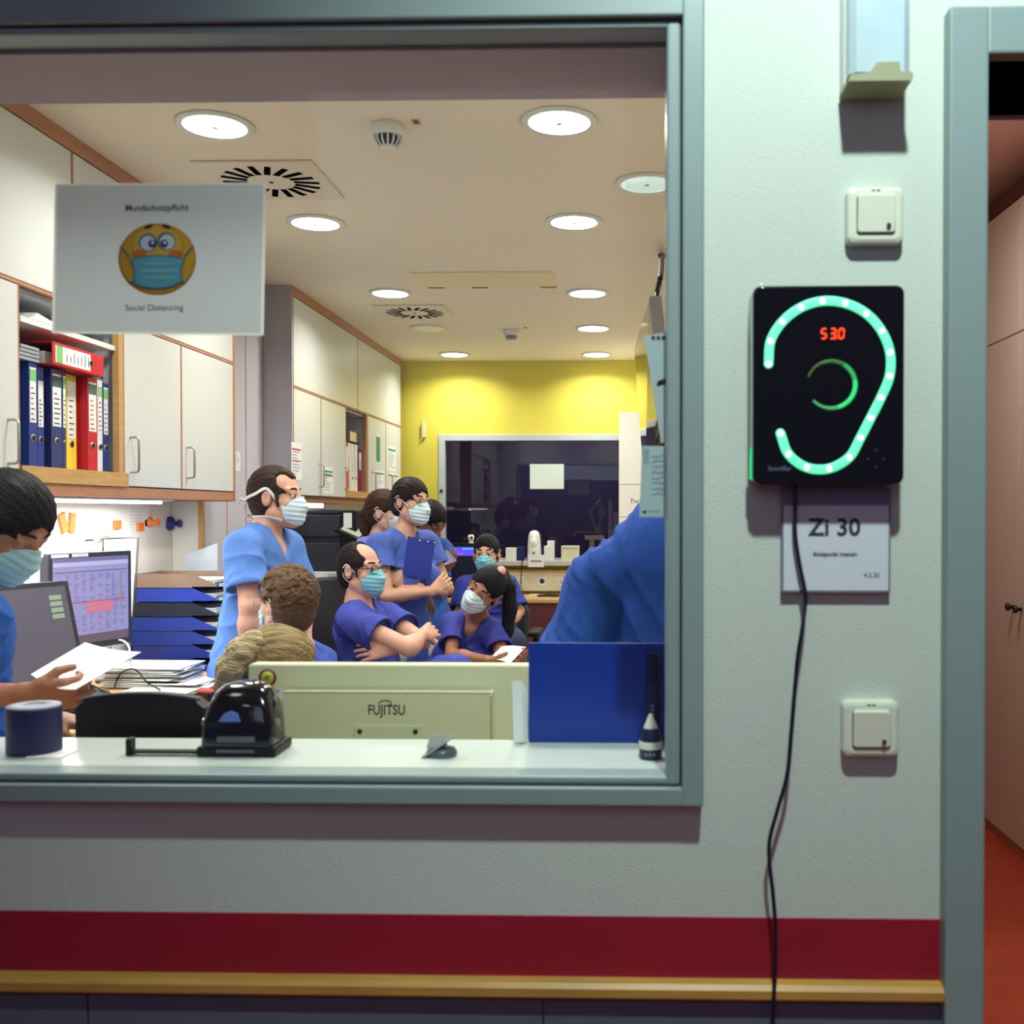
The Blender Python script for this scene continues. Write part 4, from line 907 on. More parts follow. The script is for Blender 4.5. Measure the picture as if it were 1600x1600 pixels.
mb.tube([(q.x - .006, Ym - .0028, q.z - .003), (q.x, Ym - .0028, q.z + .002), (q.x + .006, Ym - .0028, q.z + .004)], .0008, 5, mi=2); mb.tube([(q.x - .004, Ym - .0028, q.z + .004), (q.x + .004, Ym - .0028, q.z - .004)], .0008, 5, mi=2); mb.build('round_sticker', [pm('sticker_red', (110, 30, 40), .5), pm('sticker_yellow', (190, 186, 60), .5), M['ink']], t)
mb = MB(); q = P(432, 1083, Ym); mb.box(q.x - .011, q.x + .011, Ym - .0008, Ym, q.z - .012, q.z + .01); 
for k in range(5): mb.box(q.x - .008 + .003 * k, q.x - .0065 + .003 * k, Ym - .0012, Ym - .0007, q.z + .001, q.z + .007, mi=1)
mb.build('inventory_label', [M['paper'], M['ink']], t)
mb = MB(); mb.box((a.x + b.x) / 2 - .03, (a.x + b.x) / 2 + .03, Ym - .02, Ym + .02, .76, zb_ + .06, .004); mb.box((a.x + b.x) / 2 - .12, (a.x + b.x) / 2 + .12, Ym - .07, Ym + .13, .7505, .765, .005); mb.build('stand', M['cream_pl'], t)
mb = MB(); mb.box(a.x + .012, b.x - .012, Ym + .0298, Ym + .031, zb_ + .014, b.z - .014); mb.build('screen', M['black_gloss'], t)
# black box with arched top behind the sill
Yk = 1.79; a, b = P(118, 1158, Yk), P(318, 1086, Yk)
t = thing('desk_box', 'black box with gently arched top behind the sill, left of the hole punch', 'box', ((a.x + b.x) / 2, Yk, .75))
mb = MB(); W = b.x - a.x; pts = [(0, 0), (W, 0)]; H = b.z - .7505
for k in range(13): x = W * (1 - k / 12); e = abs(2 * k / 12 - 1); pts.append((x, H - .012 * e ** 2 - (.012 if k in (0, 12) else 0)))
mb.prism(pts, (a.x, Yk, .7505), (1, 0, 0), (0, 0, 1), (0, .035, 0)); mb.build('body', M['black'], t)
mb = MB(); top = [(W * (.04 + .92 * k / 12), H - .012 * abs(2 * (.04 + .92 * k / 12) - 1) ** 2 + .0015) for k in range(13)]
mb.tube([(a.x + x, Yk + .006, .7505 + z) for x, z in top], .0028, 8); mb.build('rim', pm('grey_rim', (92, 92, 98), .5), t)

# ------------------------------------------------------------------ the room seen through the doorway
CX = 1.62
t = thing('wardrobe', 'tall pale wardrobe with round knobs behind the doorway, over the red floor', 'wardrobe', (CX + .18, 4.2, 0))
zt_ = PX(1550, 323, CX).z
mb = MB(); mb.box(CX + .02, 1.975, 2.2, 5.6, 0.0, zt_); mb.build('carcass', M['cab_side'], t)
mb = MB(); mb.box(CX - .004, 1.975, 2.2, 5.6, zt_ - .055, zt_ + .012); mb.build('top_trim', pm('dark_brown_trim', (92, 52, 46), .5), t)
zs = PX(1550, 538, CX).z; ys = PX(1592, 700, CX).y
kn = []
wd = pm('wardrobe_panel', (206, 188, 176), .5, noise=(3, .03))
for ya, yb in ((2.3, 2.9), (2.9, 3.55), (3.55, ys), (ys, 4.85), (4.85, 5.5)):
    for za, zb__ in ((.045, zs), (zs, zt_ - .056)):
        mb = MB(); mb.box(CX, CX + .02, ya + .002, yb - .002, za + .003, zb__ - .003, .001); d_ = mb.build('door', wd, t)
        if za < .1 and (yb == ys or ya == ys):
            kz = PX(1583, 948, CX).z if ya == ys else PX(1600, 953, CX).z; ky = ya + .045 if ya == ys else yb - .04
            k_ = MB(); k_.lathe([(.008, 0), (.008, -.014), (.016, -.02), (.017, -.030), (.012, -.033)], (CX, ky, kz), 20, axis='X'); k_.build('knob', M['dark_metal'], d_)
mb = MB(); mb.box(CX + .012, CX + .03, 2.2, 5.6, 0, .044); mb.build('plinth', M['brown_wood'], t)
# ------------------------------------------------------------------ left desk and what stands on it
mb = MB(); mb.box(-2.115, -1.67, 2.75, 4.73, .722, .75, .004); mb.box(-2.1, -1.70, 2.78, 2.81, 0, .722); mb.box(-2.1, -1.70, 4.68, 4.71, 0, .722)
single('side_desk', mb, pm('desk_oak', (206, 164, 110), .4, noise=(9, .14), stretch=(8, 1, 8)), 'oak desk along the left wall under the binder shelf', 'desk')
def screen_monitor(name, label, ctr, n, w, h, up=(0, 0, 1), scr=None, thick=.05, detail=None, stand=True):
    t = thing(name, label, 'monitor', (ctr.x, ctr.y, .75)); Fm = frame_at(ctr, n, up)
    m_ = MB(); m_.M = Fm; m_.slab(-w / 2, w / 2, -h / 2, h / 2, 0, thick * .45, .006, bev=.003); m_.slab(-w / 2 + .012, w / 2 - .012, -h / 2 + .012, h / 2 - .012, thick * .45, thick, .006); m_.build('case', M['dark_grey'], t)
    m_ = MB(); m_.M = Fm; b = .018; m_.box(-w / 2 + b, w / 2 - b, -.0008, .003, -h / 2 + b * 1.3, h / 2 - b); s_ = m_.build('screen', scr, t)
    if detail: detail(t, Fm, w, h)
    if stand:
        m_ = MB(); base = Vector((ctr.x - n[0] * .05, ctr.y - n[1] * .05, .75))
        m_.cyl(base + Vector((0, 0, .002)), base + Vector((0, 0, .02)), .1, .09); m_.cyl(base + Vector((0, 0, .02)), (ctr.x - n[0] * .045, ctr.y - n[1] * .045, ctr.z), .022); m_.build('stand', M['dark_grey'], t)
    return t
def spreadsheet(t, Fm, w, h):
    m_ = MB(); m_.M = Fm; b = .018; x0, x1, z0, z1 = -w / 2 + b, w / 2 - b, -h / 2 + b * 1.3, h / 2 - b; W, H = x1 - x0, z1 - z0; y = -.0014
    R_ = lambda a, b_, c, d, mi, yy=y: m_.poly([(x0 + W * a, yy, z0 + H * c), (x0 + W * b_, yy, z0 + H * c), (x0 + W * b_, yy, z0 + H * d), (x0 + W * a, yy, z0 + H * d)], mi)
    R_(0, 1, .955, 1, 1); R_(0, 1, .90, .95, 2); R_(0, 1, 0, .10, 3); R_(.02, .98, .83, .845, 1)
    rg = random.Random(2)
    for r in range(34):
        z = .12 + r * .0205
        for c in range(9):
            if rg.random() < .62: a = .05 + c * .105; R_(a, a + rg.uniform(.02, .08), z, z + .007, 1 if rg.random() < .8 else 5)
    R_(.06, .97, .475, .487, 4, y - .0006); R_(.42, .78, .35, .475, 6, y - .0004); R_(.88, .90, .4, .8, 7, y - .0006); R_(.13, .145, .44, .66, 5, y - .0006); R_(.77, .78, .5, .8, 1, y - .0006)
    E = lambda n, c, s=.62: pm(n, c, .4, emit=c, estr=s)
    m_.build('screen_content', [E('scr0', (130, 128, 170)), E('scr1', (96, 92, 128)), E('scr2', (150, 148, 184)), E('scr3', (86, 72, 84)), E('scr4', (150, 70, 100)), E('scr5', (110, 70, 110)), E('scr6', (170, 100, 120)), E('scr7', (120, 120, 90))], t)
    m_ = MB(); m_.M = Fm; m_.box(-w / 2 + .012, -w / 2 + .085, -.0012, 0, h / 2 - .015, h / 2 - .004); m_.box(-w / 2 + .1, -w / 2 + .17, -.0012, 0, h / 2 - .015, h / 2 - .004); m_.box(-w / 2 + .10, -w / 2 + .18, -.0012, 0, -h / 2 + .004, -h / 2 + .019, mi=1); m_.build('sticker', [M['paper'], pm('pale_blue_tag', (150, 190, 220), .6)], t)
c = P(144, 938, 3.60); n = Vector((.955, -.295, 0)).normalized()
screen_monitor('computer_monitor', 'black monitor showing a violet data table, on the left desk', c, n, .375, .345, scr=pm('screen_violet', (120, 118, 160), .3, emit=(132, 130, 176), estr=.62), detail=spreadsheet)
def green_tag(t, Fm, w, h):
    m_ = MB(); m_.M = Fm
    for k in range(4): m_.box(w / 2 - .085, w / 2 - .04, -.0016, -.0008, h / 2 - .06 - .02 * k, h / 2 - .045 - .02 * k)
    m_.build('green_print', pm('green_grey_print', (150, 170, 150), .6), t)
c = P(30, 1005, 3.02); n = Vector((.93, -.30, .24)).normalized()
screen_monitor('computer_monitor', 'dark grey tilted monitor with a blank screen behind the reading woman', c, n, .44, .36, scr=pm('blank_screen', (92, 90, 104), .25, emit=(92, 90, 110), estr=.14), detail=green_tag)  # grey reflection on the screen is put into its colour and faint emission
# document stand with clipped sheets behind the monitor
Yd = 3.98; Q = lambda px, py, y=Yd: P(px, py, y)
t = thing('document_holder', 'wire framed document holder with white sheets behind the violet screen', 'document holder', (Q(170, 960).x, Yd, .75))
mb = MB(); mb.tube([Q(125, 860), Q(125, 845), Q(161, 843), Q(161, 860)], .004, 8); mb.tube([Q(161, 862), Q(161, 842), Q(216, 840), Q(209, 965)], .004, 8); mb.tube([Q(170, 965), Vector((Q(170, 965).x, Yd, .752))], .008, 8); mb.lathe([(.05, 0), (.05, .008)], (Q(170, 965).x, Yd, .7505), 24); mb.build('wire_frame', M['dark_metal'], t)
mb = MB(); mb.add([Q(127, 848, Yd + .004), Q(127, 962, Yd + .004), Q(158, 962, Yd + .004), Q(158, 846, Yd + .004)], [[0, 1, 2, 3]]); mb.build('sheet', M['paper'], t)
mb = MB(); mb.add([Q(163, 846, Yd - .004), Q(163, 962, Yd - .004), Q(206, 962, Yd - .004), Q(213, 844, Yd - .004)], [[0, 1, 2, 3]]); mb.build('sheet', M['paper'], t)
mb = MB(); mb.tube([Q(140, 841, Yd - .01), Q(152, 842, Yd - .012), Q(170, 839, Yd - .01)], .006, 8); mb.box(Q(150, 840).x, Q(160, 840).x, Yd - .016, Yd - .008, Q(155, 846).z, Q(155, 839).z); mb.build('clip', M['metal'], t)
# wall items under the cabinets
def wallx(px, py): return PX(px, py, LW_X + .0)
for px, py, w, h, rot, lab in ((96, 817, .035, .075, .4, 'long orange magnet leaning right, leftmost on the lit wall'), (110, 817, .03, .075, -.12, 'long upright orange magnet, second from left on the lit wall'), (181, 820, .045, .036, 0, 'square orange magnet above the document holder'), (217, 823, .045, .036, 0, 'square orange magnet between document holder and trays')):
    c = wallx(px, py); mb = MB(); mb.M = Matrix.Translation(c) @ Matrix.Rotation(rot, 4, 'X'); mb.box(.0005, .012, -w / 2 * 1.25, w / 2 * 1.25, -h / 2, h / 2, .003)
    single('magnet', mb, pm('orange_magnet', (240, 120, 50), .45), lab, 'magnet', group='orange magnets on the lit wall')
c = wallx(233, 816); mb = MB(); mb.lathe([(.024, .0005), (.022, .008), (.010, .012), (.008, .03), (.016, .034), (.016, .044)], c, 16, axis='X'); single('magnet', mb, MATS['orange_magnet'], 'orange pin-shaped magnet left of the blue one', 'magnet', group='orange magnets on the lit wall')
c = wallx(264, 818); mb = MB(); mb.lathe([(.034, .0005), (.032, .014), (.012, .024), (.010, .04), (.018, .046), (.018, .056)], c, 16, axis='X'); single('magnet', mb, pm('dark_blue_magnet', (30, 40, 130), .45), 'dark blue pin-shaped magnet at the corner of the lit wall', 'magnet')
rng = random.Random(11)
for px0, py0, px1, py1, lab in ((80, 800, 118, 900, 'white sheet held by the two long orange magnets'), (200, 785, 232, 838, 'white sheet under the pair of square orange magnets'), (226, 812, 262, 822, 'narrow white strip beside the blue magnet')):
    a, b = wallx(px0, (py0 + py1) / 2), wallx(px1, (py0 + py1) / 2); mid = (px0 + px1) / 2; z1, z0 = wallx(mid, py0).z, wallx(mid, py1).z
    mb = MB(); mb.box(LW_X + .0002, LW_X + .0012, a.y, b.y, z0, z1); note_lines(mb, (LW_X, a.y, z0), (0, 1, 0), (0, 0, 1), b.y - a.y, z1 - z0, 8, rng, lift=(.0016, 0, 0), th=.15)
    single('pinned_sheet', mb, [M['paper'], pm('pale_print', (180, 184, 190), .7)], lab, 'paper', base=(LW_X, (a.y + b.y) / 2, z0))
a, b = wallx(58, 910), wallx(78, 910); z1, z0 = wallx(68, 890).z, wallx(68, 930).z
t = thing('socket_outlet', 'white wall socket strip left of the violet screen', 'socket', (LW_X, (a.y + b.y) / 2, z0))
mb = MB(); mb.box(LW_X + .0003, LW_X + .03, a.y, b.y, z0, z1, .006); mb.build('plate', M['white_pl'], t)
mb = MB()
for k in range(3):
    z = z0 + (z1 - z0) * (.25 + .25 * k)
    for s_ in (-1, 1): mb.cyl((LW_X + .029, (a.y + b.y) / 2 + s_ * .012, z), (LW_X + .0306, (a.y + b.y) / 2 + s_ * .012, z), .003, n=8)
mb.build('pin_hole', M['ink'], t)
# stacked letter trays
tx0, tx1 = P(209, 950, 4.25).x, P(338, 950, 4.25).x
ty0, ty1 = 4.25, 4.5
trays = [((124, 100, 84), 'brown top letter tray of the stack'), ((26, 52, 150), 'blue letter tray, second from the top of the stack'), ((18, 24, 46), 'black letter tray, third from the top of the stack'), ((20, 50, 140), 'blue letter tray directly under the black one'), ((20, 50, 140), 'blue letter tray, fifth from the top of the stack'), ((20, 46, 136), 'blue letter tray, sixth from the top of the stack'), ((16, 40, 124), 'blue letter tray at the bottom of the stack')]
tops = [897, 919, 942, 964.5, 986.5, 1008, 1029.5]
rng = random.Random(4)
for k, (c, lab) in enumerate(trays):
    zt = P(270, tops[k], ty0).z; zb_ = zt - .056
    t = thing('letter_tray', lab + ', on the left desk', 'letter tray', ((tx0 + tx1) / 2, (ty0 + ty1) / 2, zb_), 'letter trays stacked on the left desk')
    m_ = pm('tray_%d_%d_%d' % c, c, .35, noise=(20, .05)); q = .003; X0 = tx0 - (.0 if k < 3 else .012); X1 = tx1
    mb = MB(); mb.box(X0, X1, ty0, ty1, zb_, zb_ + q); mb.box(X0, X0 + q, ty0, ty1, zb_ + q, zt)
    prof = [(0, 0), (X1 - X0, 0), (X1 - X0, .012), (X1 - X0 - .10, zt - zb_), (0, zt - zb_)]
    mb.prism(prof, (X0, ty0, zb_), (1, 0, 0), (0, 0, 1), (0, q, 0)); mb.prism(prof, (X0, ty1 - q, zb_), (1, 0, 0), (0, 0, 1), (0, q, 0))
    mb.box(X0 + .002, X1 - .1, ty0 - .004, ty0 + .001, zb_ - .001, zb_ + .004); mb.build('tray', m_, t)
    mb = MB(); mb.box(X1 - .0005, X1 + .001, ty0 + .03, ty0 + .075, zb_ + .001, zb_ + .015); mb.build('label_tab', M['paper'], t)
    if k < 6:
        mb = MB()
        for j in range(5): dx = rng.uniform(-.02, .012); mb.box(X0 + .02, X1 - .004 + dx * .3, ty0 + .012, ty1 - .012, zb_ + .0045 + j * .006, zb_ + .0075 + j * .006, R=Matrix.Rotation(rng.uniform(-.008, .008), 3, 'Z'))
        single('paper_stack', mb, M['paper'], 'sheets of paper lying in the ' + lab.replace(' of the stack', '').replace(', ', ' ') , 'papers', group='sheets lying in the letter trays')
mb = MB(); a = Vector((tx0 + .28, 4.56, P(300, 900, 4.56).z)); mb.add([P(290, 868, 4.62), P(340, 848, 4.62), P(340, 905, 4.62), P(290, 900, 4.62)], [[0, 1, 2, 3]]); mb.add([v + Vector((0, .002, 0)) for v in (P(290, 868, 4.62), P(340, 848, 4.62), P(340, 905, 4.62), P(290, 900, 4.62))], [[3, 2, 1, 0]])
mb.box(P(300, 900, 4.62).x, P(330, 900, 4.62).x, 4.6, 4.64, .7505, P(300, 902, 4.62).z)
single('paper_holder', mb, pm('clear_plastic_sheet', (190, 200, 212), .3), 'pale translucent sheet holder behind the letter trays', 'holder')
# paper piles and small clutter on the desk
rng = random.Random(9)
def pile(cx, cy, n, w, d, lab, col=None, z0=.7505, name='paper_stack', spread=.02):
    m_ = MB()
    for k in range(n): m_.M = Matrix.Translation((cx + rng.uniform(-spread, spread), cy + rng.uniform(-spread, spread), z0 + .0062 * k)) @ Matrix.Rotation(rng.uniform(-.16, .16), 4, 'Z'); m_.box(-w / 2, w / 2, -d / 2, d / 2, 0, .0036)
    return single(name, m_, col or M['paper'], lab, 'papers')
c = PZ(240, 1064, .76); pile(c.x, c.y, 13, .30, .22, 'thick pile of white papers in front of the letter trays')
c = PZ(296, 1068, .755); pile(c.x, c.y, 4, .21, .2, 'low pile of papers right of the thick white pile', z0=.7505)
c = PZ(250, 1082, .752); pile(c.x, c.y - .02, 2, .26, .12, 'grey printed sheet at the front of the paper piles', pm('newsprint', (176, 176, 166), .8, noise=(120, .25)))
c = PZ(300, 1078, .755); mb = MB(); mb.M = Matrix.Translation((c.x, c.y, .76)) @ Matrix.Rotation(-.2, 4, 'Z'); mb.box(-.05, .1, -.03, .03, -.009, -.002); single('notebook', mb, pm('red_brown_cover', (170, 70, 50), .6), 'thin red brown notebook by the blonde woman', 'notebook')
c = PZ(104, 1112, .755); t = thing('keyboard', 'black computer keyboard on the left desk beside the black box', 'keyboard', (c.x, c.y, .75)); mb = MB(); KM = Matrix.Translation((c.x, c.y, .752)) @ Matrix.Rotation(math.radians(62), 4, 'Z'); mb.M = KM
mb.box(-.21, .21, -.075, .075, 0, .018, .004); mb.build('base', M['black'], t); mb = MB(); mb.M = KM
for i in range(15):
    for j in range(5): mb.box(-.2 + .0265 * i, -.2 + .0265 * i + .022, -.066 + .026 * j, -.066 + .026 * j + .021, .0182, .026)
mb.build('keys', M['dark_grey'], t)
mb = MB(); pts = [PZ(x, y, .75 + z) for x, y, z in ((178, 1075, .01), (186, 1056, .05), (200, 1046, .09), (214, 1048, .09), (230, 1066, .06), (250, 1078, .012))]
mb.tube(crom(pts, 6), .0028, 6); single('cable', mb, M['black'], 'black cable looping over the paper pile', 'cable')
mb = MB(); pts = [PZ(x, y, .75 + z) for x, y, z in ((110, 1096, .006), (122, 1080, .03), (140, 1070, .035), (165, 1082, .02), (175, 1090, .006))]
mb.tube(crom(pts, 6), .003, 6); single('cable', mb, M['black'], 'black cable beside the keyboard', 'cable')
mb = MB(); pts = [P(168, 1012, 3.75), P(185, 1000, 3.72), P(200, 1008, 3.7), P(204, 1030, 3.72), PZ(206, 1050, .757)]
mb.tube(crom(pts, 6), .004, 6); single('cable', mb, M['white_pl'], 'white cable hanging below the violet screen', 'cable')

# ------------------------------------------------------------------ printers on the far counter
mb = MB(); mb.box(-2.115, -1.58, 5.6, 8.30, .722, .75, .003); mb.box(-2.1, -1.62, 5.62, 8.28, 0, .722); single('counter', mb, [pm('counter_top', (186, 188, 184), .4)], 'long grey counter under the far wall cabinets, carrying the printer', 'counter')
Yp = 6.1; a, b = P(470, 970, Yp), P(545, 795, Yp); X1, X0 = b.x, LW_X + .06
t = thing('office_printer', 'black and white office printer with tilted control panel under the far cabinets', 'printer', ((X0 + X1) / 2, Yp + .25, .75))
zA, zB, zC = P(500, 925, Yp).z, P(500, 893, Yp).z, P(500, 796, Yp).z
mb = MB(); mb.box(X0, X1 + .02, Yp, Yp + .5, .7505, zA, .006); mb.build('paper_base', M['black'], t)
mb = MB(); mb.box(X0, X1 + .01, Yp - .01, Yp + .5, zA + .001, zB, .006); mb.build('paper_drawer', M['white_pl'], t)
mb = MB()
for k in range(7): mb.box(X1 - .12, X1 - .03, Yp - .0115, Yp - .0098, zA + .03 + .012 * k, zA + .036 + .012 * k)
mb.build('vent_grid', pm('vent_grey', (150, 156, 160), .6), t)
pd = pm('printer_charcoal', (34, 36, 50), .4)
mb = MB(); mb.box(X0, X1 - .05, Yp, Yp + .5, zB + .001, zB + (zC - zB) * .46, .006); mb.box(X0, X1 - .05, Yp, Yp + .5, zB + (zC - zB) * .56, zC - .03, .008); mb.box(X0 + .02, X1 - .06, Yp + .03, Yp + .48, zB + (zC - zB) * .44, zB + (zC - zB) * .58); mb.box(X0 + .01, X1 - .06, Yp + .02, Yp + .48, zC - .03, zC, .01); mb.build('body', pd, t)
mb = MB(); mb.box(X1 - .048, X1 + .045, Yp - .005, Yp + .3, zB + .1, zC - .005, .008); mb.build('side_tower', M['black'], t)
mb = MB(); mb.box(X1 - .03, X1 + .02, Yp - .0075, Yp - .0045, zC - .11, zC - .02); mb.build('info_label', M['paper'], t)
c1, c2 = P(535, 828, Yp - .05), P(566, 836, Yp - .05); mb = MB(); mb.M = Matrix.Translation(P(550, 832, Yp)) @ Matrix.Rotation(math.radians(24), 4, 'Y') @ Matrix.Rotation(math.radians(18), 4, 'X'); mb.box(-.085, .085, -.07, .07, -.012, .012, .004); mb.build('control_panel', M['black'], t)
mb = MB(); mb.M = Matrix.Translation(P(550, 832, Yp)) @ Matrix.Rotation(math.radians(24), 4, 'Y') @ Matrix.Rotation(math.radians(18), 4, 'X'); mb.box(-.06, .06, -.05, .05, .0121, .014); mb.build('panel_screen', pm('greenish_lcd', (160, 170, 150), .2), t)
mb = MB(); mb.tube([(X1 + .02, Yp + .05, zC - .14), P(550, 850, Yp), P(551, 836, Yp)], .014, 10); mb.build('panel_arm', M['black'], t)
c = P(495, 782, 5.9); mb = MB(); mb.box(-1.98, -1.86, 5.66, 6.3, ZD0 - .075, ZD0 - .047, .004); single('under_cabinet_light', mb, pm('dim_strip', (250, 250, 246), .4, emit=(255, 252, 244), estr=2.0), 'short bright strip light under the far cabinets above the printer', 'light')

# ------------------------------------------------------------------ back desk, monitors and things on the back sill
yd = 7.82; mb = MB(); mb.box(-1.43, -.055, yd, BACK_Y - .005, .72, .75, .004); mb.box(-1.40, -.06, yd + .02, yd + .04, .0, .72, mi=1)
single('back_desk', mb, [M['oak'], pm('maroon_panel', (84, 30, 40), .6)], 'oak desk with maroon front below the far window', 'desk')
za, zb_ = P(850, 923, BACK_Y - .03).z, P(850, 893, BACK_Y - .03).z
xa = P(640, 900, BACK_Y).x
t = thing('cable_trunking', 'cream socket trunking running along the wall above the back desk', 'trunking', (-.5, BACK_Y - .03, za))
mb = MB(); mb.box(-1.5, .41, BACK_Y - .06, BACK_Y - .001, max(za, .752), zb_, .003); mb.box(-1.5, .41, BACK_Y - .075, BACK_Y - .001, zb_ + .0005, zb_ + .014, mi=1); mb.build('channel', [pm('cream_trunking', (222, 216, 190), .5), M['oak']], t)
for px in (815, 847, 878):
    q = P(px, 908, BACK_Y - .062); k_ = MB(); k_.slab(q.x - .04, q.x + .04, q.z - .04, q.z + .04, BACK_Y - .065, BACK_Y - .06, .006); k_.build('socket_plate', M['white_pl'], t)
    k_ = MB(); k_.lathe([(.0005, -.0005), (.02, -.0005), (.02, .001)], (q.x, BACK_Y - .065, q.z), 20, axis='Y'); k_.build('socket', M['dark_grey'] if px == 847 else M['cream_pl'], t)
def back_monitor(px, py, w, h, Y, label, nx=0.0, bars=(), scr=None):
    c = P(px, py, Y); t = thing('patient_monitor', label, 'monitor', (c.x, Y, .75), 'dark monitors on the back desk'); Fm = frame_at(c, (nx, -1, 0))
    m_ = MB(); m_.M = Fm; m_.slab(-w / 2, w / 2, -h / 2, h / 2, 0, .04, .008, bev=.003); m_.build('case', M['black'], t)
    m_ = MB(); m_.M = Fm; m_.box(-w / 2 + .015, w / 2 - .015, -.001, .002, -h / 2 + .015, h / 2 - .015); m_.build('screen', scr or pm('dark_screen', (10, 12, 26), .2, emit=(12, 16, 40), estr=.4), t)
    if bars:
        m_ = MB(); m_.M = Fm
        for x0, x1, z0, z1, mi in bars: m_.box(w * (x0 - .5), w * (x1 - .5), -.0022, -.0012, h * (z0 - .5), h * (z1 - .5), mi=mi)
        m_.build('display_bars', [pm('cyan_bar', (90, 220, 230), emit=(90, 220, 236), estr=1.0), pm('violet_glow', (80, 70, 220), emit=(80, 70, 230), estr=.9), pm('pink_glow', (200, 90, 200), emit=(200, 100, 210), estr=.8)], t)
    m_ = MB(); m_.box(c.x - .09, c.x + .09, Y - .02, Y + .14, .7505, .765, .003); m_.box(c.x - .025, c.x + .025, Y + .035, Y + .06, .765, c.z); m_.build('stand', M['black'], t)
rr = random.Random(8)
bars = [(.16, .34, .87, .905, 0), (.46, .84, .74, .92, 1), (.6, .8, .87, .90, 0), (.48, .62, .76, .80, 2), (.14, .34, .55, .585, 0), (.10, .34, .33, .365, 0)]
back_monitor(714, 886, .44, .37, 7.95, 'dark monitor with cyan bars and a violet field behind the seated woman', .0, bars)
# things on the sill of the far window
def sillbox(px0, py0, px1, py1, Y, lab, mat, name='carton', cat='box', dep=.06, bev=.003, extra=None, group=None):
    a, b = P(px0, py1, Y), P(px1, py0, Y); m_ = MB(); m_.box(a.x, b.x, Y, Y + dep, SILL2 + .0005, b.z, bev)
    ms = [mat]
    if extra: ms += extra(m_, a, b, Y)
    return single(name, m_, ms, lab, cat, group=group)
Ys = BACK_Y - .12
sillbox(790, 856, 807, 866, Ys, 'small white carton on the far sill right of the facing woman', M['white_pl'])
sillbox(808, 855, 819, 866, Ys, 'small dark blue carton on the far sill beside the white dispenser', M['navy_pl'])
sillbox(850, 853, 858, 866, Ys, 'narrow white carton right of the white dispenser', M['white_pl'])
sillbox(855, 845, 866, 866, Ys + .02, 'taller white bottle-like carton right of the white dispenser', M['paper'])
def slots(m_, a, b, Y):
    for k in range(5): x = a.x + (b.x - a.x) * (.15 + .17 * k); m_.box(x - .008, x + .008, Y - .001, Y + .001, a.z * .4 + b.z * .6, b.z - .01, mi=1)
    return [M['paper_grey']]
sillbox(877, 853, 905, 866, Ys, 'wide pale glove box on the far sill by the blue-backed person', M['cream_pl'], extra=slots)
c = P(834, 866, Ys - .0); t = thing('dispenser', 'white rounded dispenser standing on the middle of the far sill', 'dispenser', (c.x, Ys, SILL2))
zt = P(834, 829, Ys).z; H = zt - SILL2
mb = MB(); mb.lathe([(.058, .0005), (.06, .02), (.056, H * .35), (.05, H * .7), (.044, H * .88), (.03, H * .97), (.01, H)], (c.x, Ys + .05, SILL2), 28); mb.build('body', M['white_pl'], t)
mb = MB(); mb.sphere((c.x, Ys + .005, SILL2 + H * .6), (.03, .018, .045)); mb.build('dome', pm('pale_dome', (232, 232, 216), .2), t)
mb = MB(); mb.lathe([(.0005, -.002), (.012, -.002), (.012, .004)], (c.x, Ys - .010, SILL2 + H * .28), 16, axis='Y'); mb.build('button', M['paper_grey'], t)
a, b = P(825, 886, BACK_Y - .155), P(850, 867, BACK_Y - .155); mb = MB(); mb.box(a.x, b.x, BACK_Y - .155, BACK_Y - .152, a.z, b.z); mb.box(a.x + .02, b.x - .02, BACK_Y - .1556, BACK_Y - .1551, a.z + .04, a.z + .055, mi=1); single('hanging_label', mb, [M['paper'], M['ink_grey']], 'white card hanging from the far sill under the dispenser', 'card')
c = P(736, 852, 8.0); t = thing('web_camera', 'small white camera on top of the dark monitor, left of the facing woman', 'camera', (c.x, 8.0, c.z)); zt = P(736, 835, 8.0).z; H = zt - c.z
mb = MB(); mb.lathe([(.03, 0), (.028, .01), (.018, .025), (.016, H * .4), (.024, H * .55), (.026, H * .85), (.016, H)], c + Vector((0, 0, -.002)), 20); mb.build('body', M['white_pl'], t)
mb = MB(); mb.lathe([(.0005, -.003), (.012, -.003), (.012, .006)], (c.x + .006, 7.978, c.z + H * .72), 14, axis='Y'); mb.build('lens', M['black'], t)
a, b = P(828, 764, BACK_Y + .02), P(881, 725, BACK_Y + .02); mb = MB(); mb.box(a.x, b.x, BACK_Y + .022, BACK_Y + .0235, a.z, b.z); single('taped_sheet', mb, [pm('pale_green_sheet', (206, 220, 212), .7)], 'blank white sheet taped to the middle of the dark far window', 'paper')
mb = MB(); pts = [P(817, 868, 8.2), P(815, 890, 8.22), P(814, 915, 8.22), P(818, 928, 8.15)]; mb.tube(crom(pts, 6), .004, 6); single('cable', mb, M['black'], 'thin black cable hanging from the far sill left of the dispenser', 'cable')
mb = MB(); c = PZ(860, 931, .756); mb.tube([(c.x - .1, c.y, .757), (c.x - .02, c.y + .02, .762), (c.x + .06, c.y - .01, .757)], 0, 8, flat=((0, 0, 1), .04, .008)); single('telephone_handset', mb, M['black'], 'black handset lying on the back desk', 'handset')
mb = MB(); c = PZ(846, 929, .756); mb.box(c.x - .1, c.x + .06, c.y, c.y + .1, .7505, .753); single('paper_sheet', mb, M['paper'], 'white paper on the back desk behind the black handset', 'paper')
